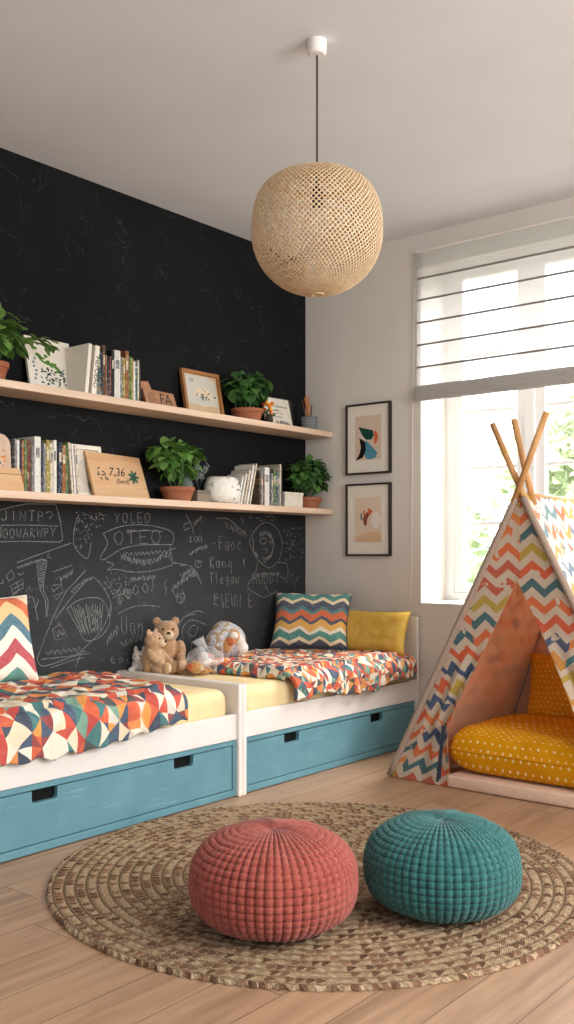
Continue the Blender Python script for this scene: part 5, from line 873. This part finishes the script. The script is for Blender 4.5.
# clear bag with a plush inside, patterned bundle behind
bagc = (.29, -1.215, MT)
t = thing('plastic_bag', 'crumpled clear plastic bag on the right bed between puppy and print bundle', 'plastic bag', bagc)
mb = MB().ell((0, 0, .065), (.095, .10, .068), 40, 28)
mb.v = [(x * (1 + .16 * nz(x * 22, y * 22, z * 22)), y * (1 + .16 * nz(x * 22 + 5, y * 22, z * 22)), max(.002, z * (1 + .16 * nz(x * 20, y * 20 + 4, z * 20)))) for x, y, z in mb.v]
mb.build('bag_body', M['plastic'], t)
mb = MB().tube([(.0, -.0, .12), (-.01, -.02, .15), (-.02, -.03, .175)], .018, 10, .035); mb.v = [(x + .01 * nz(x * 60, y * 60, z * 40), y + .01 * nz(y * 60, x * 60, 3), z) for x, y, z in mb.v]; mb.build('bag_neck', M['plastic'], t)
t = thing('plush_chick', 'white plush with rust cap inside the clear plastic bag', 'stuffed toy', (.285, -1.215, MT + .012), group='stuffed toys on the right bed')
fuse('body', M['white_plush'], [((0, 0, .035), (.045, .05, .035)), ((.01, -.02, .07), (.03, .03, .028))], t, .005); fuse('cap', M['rust_plush'], [((0, .028, .062), (.03, .034, .026))], t, .005)
t = thing('print_bundle', 'rounded bundle in blue print cotton with cream fur, on the right bed by the cushion', 'stuffed toy', (.225, -.985, .549), (0, 0, R(15)), 'stuffed toys on the right bed')
mb = MB().ell((0, 0, .09), (.095, .155, .098), 48, 32)
mb.v = [(x * (1 + .10 * nz(x * 10, y * 10, z * 10)), y * (1 + .12 * nz(x * 9 + 5, y * 9, z * 9)), z * (1 + .10 * nz(x * 9, y * 9 + 4, z * 9))) for x, y, z in mb.v]
mb.build('print_wrap', M['print_cloth'], t, True)
fuse('cream_flap', M['white_plush'], [((.075, -.005, .085), (.04, .035, .06), (.5, 'X')), ((.085, .03, .05), (.03, .045, .035))], t, .006)
fuse('tan_side', M['tan_plush'], [((.06, -.05, .115), (.05, .032, .052), (-.5, 'X')), ((.045, -.085, .08), (.04, .04, .05))], t, .006)
fuse('rust_spot', M['rust_plush'], [((.07, -.09, .095), (.032, .028, .028))], t, .006)
fuse('white_tip', M['white_plush'], [((.085, -.075, .125), (.026, .030, .022))], t, .006)

# ------------------------------------------------------------------ play tent
AX, AZ, TY0, TY1, XL, XR = 1.865, 1.40, -.80, -.09, 1.165, 2.565
tent = thing('play_tent', 'chevron canvas play tent with salmon lining and crossed wooden poles', 'tent', (AX, (TY0 + TY1) / 2, 0))
TAPER = .33                                          # the tent narrows towards its back
def edge(z): return XL + (AX - XL) * z / AZ          # left edge x at height z
OZ, OX = .985, 1.850
def open_l(z):
    if z > OZ: return OX
    zt = .30
    if z >= zt: return OX - (OX - 1.515) * ((OZ - z) / (OZ - zt)) ** .96
    return 1.515 - .012 * math.sin(PI * z / zt)
def open_r(z):
    if z > OZ: return OX
    zt = .30
    if z >= zt: return OX + (2.19 - OX) * ((OZ - z) / (OZ - zt)) ** .96
    return 2.19 + .012 * math.sin(PI * z / zt)
ZT = 1.335
def fl(side, off=0.0):
    def fn(u, v):
        z = ZT * v; a = edge(z) if side < 0 else 2 * AX - edge(z); b = open_l(z) if side < 0 else open_r(z)
        x = a + (b - a) * u
        # gathers towards the tie at z = .30
        g = math.exp(-((z - .33) / .26) ** 2) * u * (1 - max(0, z - OZ) / .4 if z > OZ else 1)
        y = TY0 + off + g * (.020 * math.sin(u * 16 + 2.5 * z) - .014) + .006 * nz(x * 8, z * 6, 3) * min(1, 3 * u) * (1 if z < 1.25 else .2)
        if z > OZ: y = TY0 + off + .003 * nz(x * 8, z * 6, 3)
        return (x, y, z + .004)
    def uv(u, v):
        z = ZT * v; a = edge(z) if side < 0 else 2 * AX - edge(z); b = open_l(z) if side < 0 else open_r(z)
        full = max(abs(AX - a), abs(b - a)) if z > OZ else abs(b - a)
        g = 1 + .55 * math.exp(-((z - .33) / .26) ** 2)
        x = a + (b - a) * u
        return ((x - AX) * g, z)
    return fn, uv
fp = MB()
for sd in (-1, 1):
    f, uvf = fl(sd); fp.grid(f, 44, 120, uvfn=uvf)
fp.build('front_panel', M['tent'], tent, True, True, normals=False)
lp = MB()
for sd in (-1, 1):
    f, uvf = fl(sd, .007); lp.grid(f, 44, 120, uvfn=uvf)
lp.build('front_lining', M['lining'], tent, True, True, normals=False)
# side walls (outer cloth and lining) and back wall
def side(sd, off, nm, mat):
    def fn(u, v):
        z = (AZ - .012) * (1 - v); x = edge(z) if sd < 0 else 2 * AX - edge(z)
        sag = .018 * math.sin(PI * u) * math.sin(PI * v)
        x = AX + (x - AX) * (1 - TAPER * u) - sd * (off + sag); z2 = z + .004 - (.012 * math.sin(PI * u) if v < .02 else 0)
        return (x + .004 * nz(u * 5, v * 7, sd), TY0 + .006 + (TY1 - TY0 - .012) * u, z2)
    MB().grid(fn, 30, 40, uvfn=lambda u, v: (u * .7, v * 1.56)).build(nm, mat, tent, True, True)
side(1, -.002, 'side_panel', M['tent_roof']); side(-1, -.002, 'side_panel', M['tent_roof'])
side(1, .007, 'side_lining', M['lining']); side(-1, .007, 'side_lining', M['lining'])
bk = MB().grid(lambda u, v: (AX + (edge(ZT * v) - AX) * (1 - TAPER) * (1 - 2 * u), TY1 - .004, ZT * v + .004), 16, 20); bk.build('back_lining', M['lining'], tent, True, True)
bk = MB().grid(lambda u, v: (AX + (edge(ZT * v) - AX) * (1 - TAPER) * (1 - 2 * u), TY1, ZT * v + .004), 16, 20, uvfn=lambda u, v: (u * 1.4 * (1 - v), v * 1.4)); bk.build('back_panel', M['tent_roof'], tent, True, True)
# bound edges with the poles inside
for sd in (-1, 1):
    x0 = XL if sd < 0 else XR
    MB().tube([(x0 + (AX - x0) * q, TY0 - .004, AZ * q + .012 * (1 - q)) for q in [i / 20 * .975 for i in range(21)]], .0165, 10).build('edge_sleeve', M['sleeve'], tent, True, True)
    MB().tube([(AX + (x0 - AX) * (1 - TAPER) * (1 - q), TY1 + .004, AZ * q + .012 * (1 - q)) for q in [i / 20 * .975 for i in range(21)]], .0165, 10).build('edge_sleeve', M['sleeve'], tent, True, True)
    k0, k1 = .95, 1.245 if sd < 0 else 1.225
    yo = -.018 if sd < 0 else .012
    MB().tube([(x0 + (AX - x0) * k0, TY0 - .0 + yo * .3, AZ * k0), (2.002 if sd < 0 else 1.722, TY0 + yo, 1.738 if sd < 0 else 1.712)], .0145, 12).build('pole', M['pole'], tent, True, True)
MB().tube([(1.835, TY0 + .0, 1.725), (1.868, TY0 + .045, 1.50), (1.892, TY0 + .09, 1.335)], .0145, 12).build('pole', M['pole'], tent, True, True)
MB().tube([(AX, TY0, AZ - .022), (AX, TY1, AZ - .022)], .012, 10).build('ridge_pole', M['pole'], tent, True, True)
tb = MB().tube([(1.500 - .03 * q, TY0 - .03 - .01 * math.sin(q * 3), .31 - .27 * q) for q in [i / 10 for i in range(11)]], .0045, 6)
tb.add([(1.505, TY0 - .040, .30), (1.487, TY0 - .044, .30), (1.455, TY0 - .046, .03), (1.470, TY0 - .043, .028)], [(0, 1, 2, 3)])
tb.build('tie_ribbon', plain('dark ribbon', '2f3440', .8), tent, False, True)
# mattress pad and cushions inside
pad = MB().box(1.495, 2.205, TY0 - .015, TY1 - .03, .002, .062, .012, 3)
o = pad.build('floor_mat', M['mat_pink'], None, True); o.location = (AX, -.45, 0); o.data.transform(Matrix.Translation(-o.location)); tag(o, 'pale pink floor mat lying under the tent and showing at its opening', 'floor mat')
t = thing('floor_cushion', 'large mustard floor cushion with white dots lying in the tent', 'cushion', (1.885, -.485, .062))
def fc(u, v):
    return None
mb = MB(); cw, cd, chh = .80, .59, .235
bm = bmesh.new(); bmesh.ops.create_grid(bm, x_segments=2, y_segments=2, size=.5); bm.free()
for sgn in (1, -1):
    def fn(u, v):
        a, b = 2 * u - 1, 2 * v - 1
        k = max(0, (1 - abs(a) ** 7) * (1 - abs(b) ** 7)) ** .32
        z = chh / 2 + sgn * chh / 2 * k
        if sgn > 0: z += .014 * k * nz(a * 2, b * 2, 2) + .006 * nz(a * 6, b * 6, 3) * k
        else: z = max(z, .001)
        return (a * cw / 2, b * cd / 2, z)
    mb.grid(fn, 60, 44, uvfn=lambda u, v: (u * cw + (.0 if sgn > 0 else .5), v * cd + .22 * (max(abs(2 * u - 1), abs(2 * v - 1)) ** 8) * (1 if v > .5 else -1) * sgn), flip=sgn > 0)
mb.build('cushion_cover', M['mustard_dot'], t, True)
pts = []
for k in range(4):
    for i in range(16):
        q = i / 16; a, b = [(2 * q - 1, -1), (1, 2 * q - 1), (1 - 2 * q, 1), (-1, 1 - 2 * q)][k]; pts.append((a * cw / 2, b * cd / 2, chh / 2))
MB().tube(pts + pts[:1], .004, 6).build('piping', M['mustard_dot'], t, True)
pillow('mustard cushion with fine white dots standing at the back of the tent', M['mustard_dot_s'], .47, .34, .12, (1.855, -.215, .262), (R(-12), 0, R(4)), 'tent_cushion', None)['category'] = 'cushion'

# ------------------------------------------------------------------ rug and poufs
RC = (1.775, -2.180); RR, RP = .918, .036
def rug(u, v):
    r = RR * v; a = 2 * PI * u; f = (r / RP) % 1.0
    h = .007 + .0065 * math.sqrt(max(0, 1 - (2 * f - 1) ** 2))
    n = max(6, round(2 * PI * (math.floor(r / RP) + .5) * RP / .034))
    h += .0022 * math.sin(n * a + 5 * abs(f - .5)) * math.sin(PI * f)
    if v > .9985: h = .001
    rr = r + (.004 * math.sin(n * a) if v > .985 else 0)
    return (rr * math.cos(a), rr * math.sin(a), h)
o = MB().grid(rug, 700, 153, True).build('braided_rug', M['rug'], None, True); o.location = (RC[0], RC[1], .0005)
tag(o, 'large round braided jute rug on the plank floor', 'rug')
def pouf(label, x, y, mat, R0=.256, H=.29, nr=58, rows=30, rz=0):
    t = thing('knitted_pouf', label, 'pouf', (x, y, .0135), (0, 0, rz), 'knitted poufs on the rug')
    n = 2.35; nb = 3.0
    # arc-length table of a squashed superellipse profile
    prof = []
    for i in range(601):
        a = -PI / 2 + PI * i / 600; c, s = math.cos(a), math.sin(a)
        m_ = n if s > 0 else nb; prof.append((R0 * max(0, c) ** (2 / m_), H / 2 * math.copysign(abs(s) ** (2 / m_), s)))
    acc = [0]
    for i in range(600): acc.append(acc[-1] + math.dist(prof[i], prof[i + 1]))
    tot = acc[-1]
    def at(sv):
        import bisect
        i = min(599, max(0, bisect.bisect_right(acc, sv * tot) - 1)); k = (sv * tot - acc[i]) / max(1e-9, acc[i + 1] - acc[i])
        return tuple(prof[i][q] * (1 - k) + prof[i + 1][q] * k for q in (0, 1)), i
    SU, SV = nr * 6, rows * 6
    def fn(u, v):
        (r, z), i = at(v); a = 2 * PI * u
        j0, j1 = max(0, i - 8), min(600, i + 8); tr, tz = prof[j1][0] - prof[j0][0], prof[j1][1] - prof[j0][1]
        L_ = math.hypot(tr, tz) or 1; nr_, nz_ = tz / L_, -tr / L_
        ru = abs(math.sin(a * nr / 2)); rv = abs(math.sin(PI * v * rows + .5 * math.floor(u * nr) % 2 * 0))
        fade = min(1, r / (R0 * .55)); top = max(0, z / (H / 2))
        rowf = max(0, 1 - max(0, (v - .74)) / .2)
        d = .0080 * (ru ** .33 - 1) * (.12 + .88 * fade) + .0060 * (rv ** .25 - 1) * rowf * fade
        d += .004 * nz(math.cos(a) * 3, math.sin(a) * 3, v * 6)
        dip = -.014 * math.exp(-(r / .035) ** 2) if z > 0 else 0
        rr = max(0, r + nr_ * d)
        return (rr * math.cos(a), rr * math.sin(a), max(.0, H / 2 + z + nz_ * d + dip))
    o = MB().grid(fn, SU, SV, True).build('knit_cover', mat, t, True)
    MB().ell((0, 0, H - .017), (.014, .014, .006), 16, 8).build('button', mat, t, True)
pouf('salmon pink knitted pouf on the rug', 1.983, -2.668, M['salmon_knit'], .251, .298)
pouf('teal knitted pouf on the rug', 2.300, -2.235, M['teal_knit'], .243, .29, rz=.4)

# ------------------------------------------------------------------ pendant lamp
uq, dq = (317 - 287) / 973, 3.53
LX, LY = 3.84 + dq * (-.634 + .7733 * uq), -4.87 + dq * (.7733 + .634 * uq)
LX, LY = round(LX, 3), round(LY, 3)
lamp = thing('pendant_lamp', 'woven bamboo pendant lamp hanging from the ceiling on a dark cord', 'lamp', (LX, LY, CEIL))
MB().lathe([(.028, -.052), (.034, -.048), (.036, -.02), (.036, 0)], 32).build('ceiling_rose', M['canopy'], lamp)
MB().tube([(0, 0, -.05), (0, 0, -.49)], .0035, 8).build('cord', M['cord'], lamp, True)
sk = MB().lathe([(.018, -.60), (.02, -.595), (.02, -.545), (.008, -.53), (.004, -.48)], 20).build('socket', M['cord'], lamp, True)
LR, LH, LZ = .238, .222, -.696
NT, NS = 78, 72
def lprof(s):
    a = -PI / 2 + PI * s; c, q = math.cos(a), math.sin(a); n = 2.75 if q > 0 else 2.45
    r = LR * max(0, c) ** (2 / n); z = LH * math.copysign(abs(q) ** (2 / n), q)
    if q < 0: r *= 1 - .16 * abs(q) ** 1.5
    return r, z
tab = [lprof(i / 800) for i in range(801)]; acc = [0]
for i in range(800): acc.append(acc[-1] + math.dist(tab[i], tab[i + 1]))
def lat(s):
    import bisect
    q = s * acc[-1]; i = min(799, max(0, bisect.bisect_right(acc, q) - 1)); k = (q - acc[i]) / max(1e-9, acc[i + 1] - acc[i])
    return tab[i][0] * (1 - k) + tab[i + 1][0] * k, tab[i][1] * (1 - k) + tab[i + 1][1] * k
def lpt(i, j):
    s = .03 + .945 * j / NS; r, z = lat(s); a = 2 * PI * i / NT
    return Vector((r * math.cos(a), r * math.sin(a), LZ + z))
mb = MB()
for j in range(1, NS):
    for i in range(NT):
        ii = i + (.5 if j % 2 else 0)
        c = lpt(ii, j); q = [lpt(ii - .5, j), lpt(ii, j - 1), lpt(ii + .5, j), lpt(ii, j + 1)]
        t_ = j / NS; op = .70 if .16 < t_ < .90 else .5
        op *= 1 - .75 * math.exp(-((t_ - .80) / .018) ** 2)
        inner = [c.lerp(p, op) for p in q]
        mb.add(q + inner, [(k, (k + 1) % 4, 4 + (k + 1) % 4, 4 + k) for k in range(4)])
sh = mb.build('woven_shade', M['bamboo'], lamp, True)
so = sh.modifiers.new('thick', 'SOLIDIFY'); so.thickness = .0018
rr0, rz0 = lat(.975); MB().tube([(rr0 * math.cos(a * PI / 16), rr0 * math.sin(a * PI / 16), LZ + rz0) for a in range(33)], .006, 8).build('top_ring', M['bamboo'], lamp, True)
rr0, rz0 = lat(.03); MB().tube([(rr0 * math.cos(a * PI / 16), rr0 * math.sin(a * PI / 16), LZ + rz0) for a in range(33)], .005, 8).build('bottom_ring', M['bamboo'], lamp, True)

# ------------------------------------------------------------------ light
w = bpy.data.worlds.new('overcast sky'); scene.world = w; w.use_nodes = True
nt = w.node_tree; bg = next(n for n in nt.nodes if n.type == 'BACKGROUND')
tc = nt.nodes.new('ShaderNodeTexCoord'); sp = nt.nodes.new('ShaderNodeSeparateXYZ'); nt.links.new(tc.outputs['Generated'], sp.inputs[0])
mr = nt.nodes.new('ShaderNodeMapRange'); mr.inputs[1].default_value = -.3; mr.inputs[2].default_value = .5; mr.inputs[3].default_value = .58; mr.inputs[4].default_value = 4.2
nt.links.new(sp.outputs['Y'], mr.inputs[0])
cm = nt.nodes.new('ShaderNodeMix'); cm.data_type = 'RGBA'; cm.inputs[6].default_value = (.97, .985, 1.0, 1); cm.inputs[7].default_value = (.97, .99, 1.0, 1)
m2 = nt.nodes.new('ShaderNodeMapRange'); m2.inputs[1].default_value = -.3; m2.inputs[2].default_value = .5; nt.links.new(sp.outputs['Y'], m2.inputs[0]); nt.links.new(m2.outputs[0], cm.inputs[0])
nt.links.new(cm.outputs[2], bg.inputs['Color']); nt.links.new(mr.outputs[0], bg.inputs['Strength'])
def area(name, loc, target, sx, sy, power, col):
    l = bpy.data.lights.new(name, 'AREA'); l.shape = 'RECTANGLE'; l.size = sx; l.size_y = sy; l.energy = power; l.color = col
    o = bpy.data.objects.new(name, l); COL.objects.link(o); o.location = loc
    o.rotation_euler = (Vector(target) - Vector(loc)).to_track_quat('-Z', 'Y').to_euler(); return o
area('window daylight', (2.6, 2.2, 3.9), (1.5, -.9, .7), 2.6, 1.8, 330, (1.0, .99, .97))
area('added tree light', (-1.0, 1.2, 6.5), (-1.8, 9, 1.0), 6, 4, 1700, (1, 1, .97))  # unseen lamp added to brighten the house-facing side of the trees
area('side daylight', (5.3, -2.4, 2.2), (1.6, -2.4, .6), 2.2, 1.6, 75, (1.0, .97, .94))

# ------------------------------------------------------------------ camera
cd_ = bpy.data.cameras.new('camera'); cam = bpy.data.objects.new('camera', cd_); COL.objects.link(cam)
cam.location = (3.84, -4.87, 1.115)
yaw = math.atan2(.634, .7733)
cam.rotation_euler = (PI / 2, 0, yaw)
cd_.sensor_fit = 'AUTO'; cd_.sensor_width = 36; cd_.lens = 973 / 1024 * 36; cd_.shift_y = 41 / 1024; cd_.clip_end = 200
scene.camera = cam
scene.view_settings.view_transform = 'Standard'
scene.view_settings.exposure = 0.52
scene.cycles.use_denoising = True
scene.cycles.max_bounces = 10; scene.cycles.transparent_max_bounces = 16
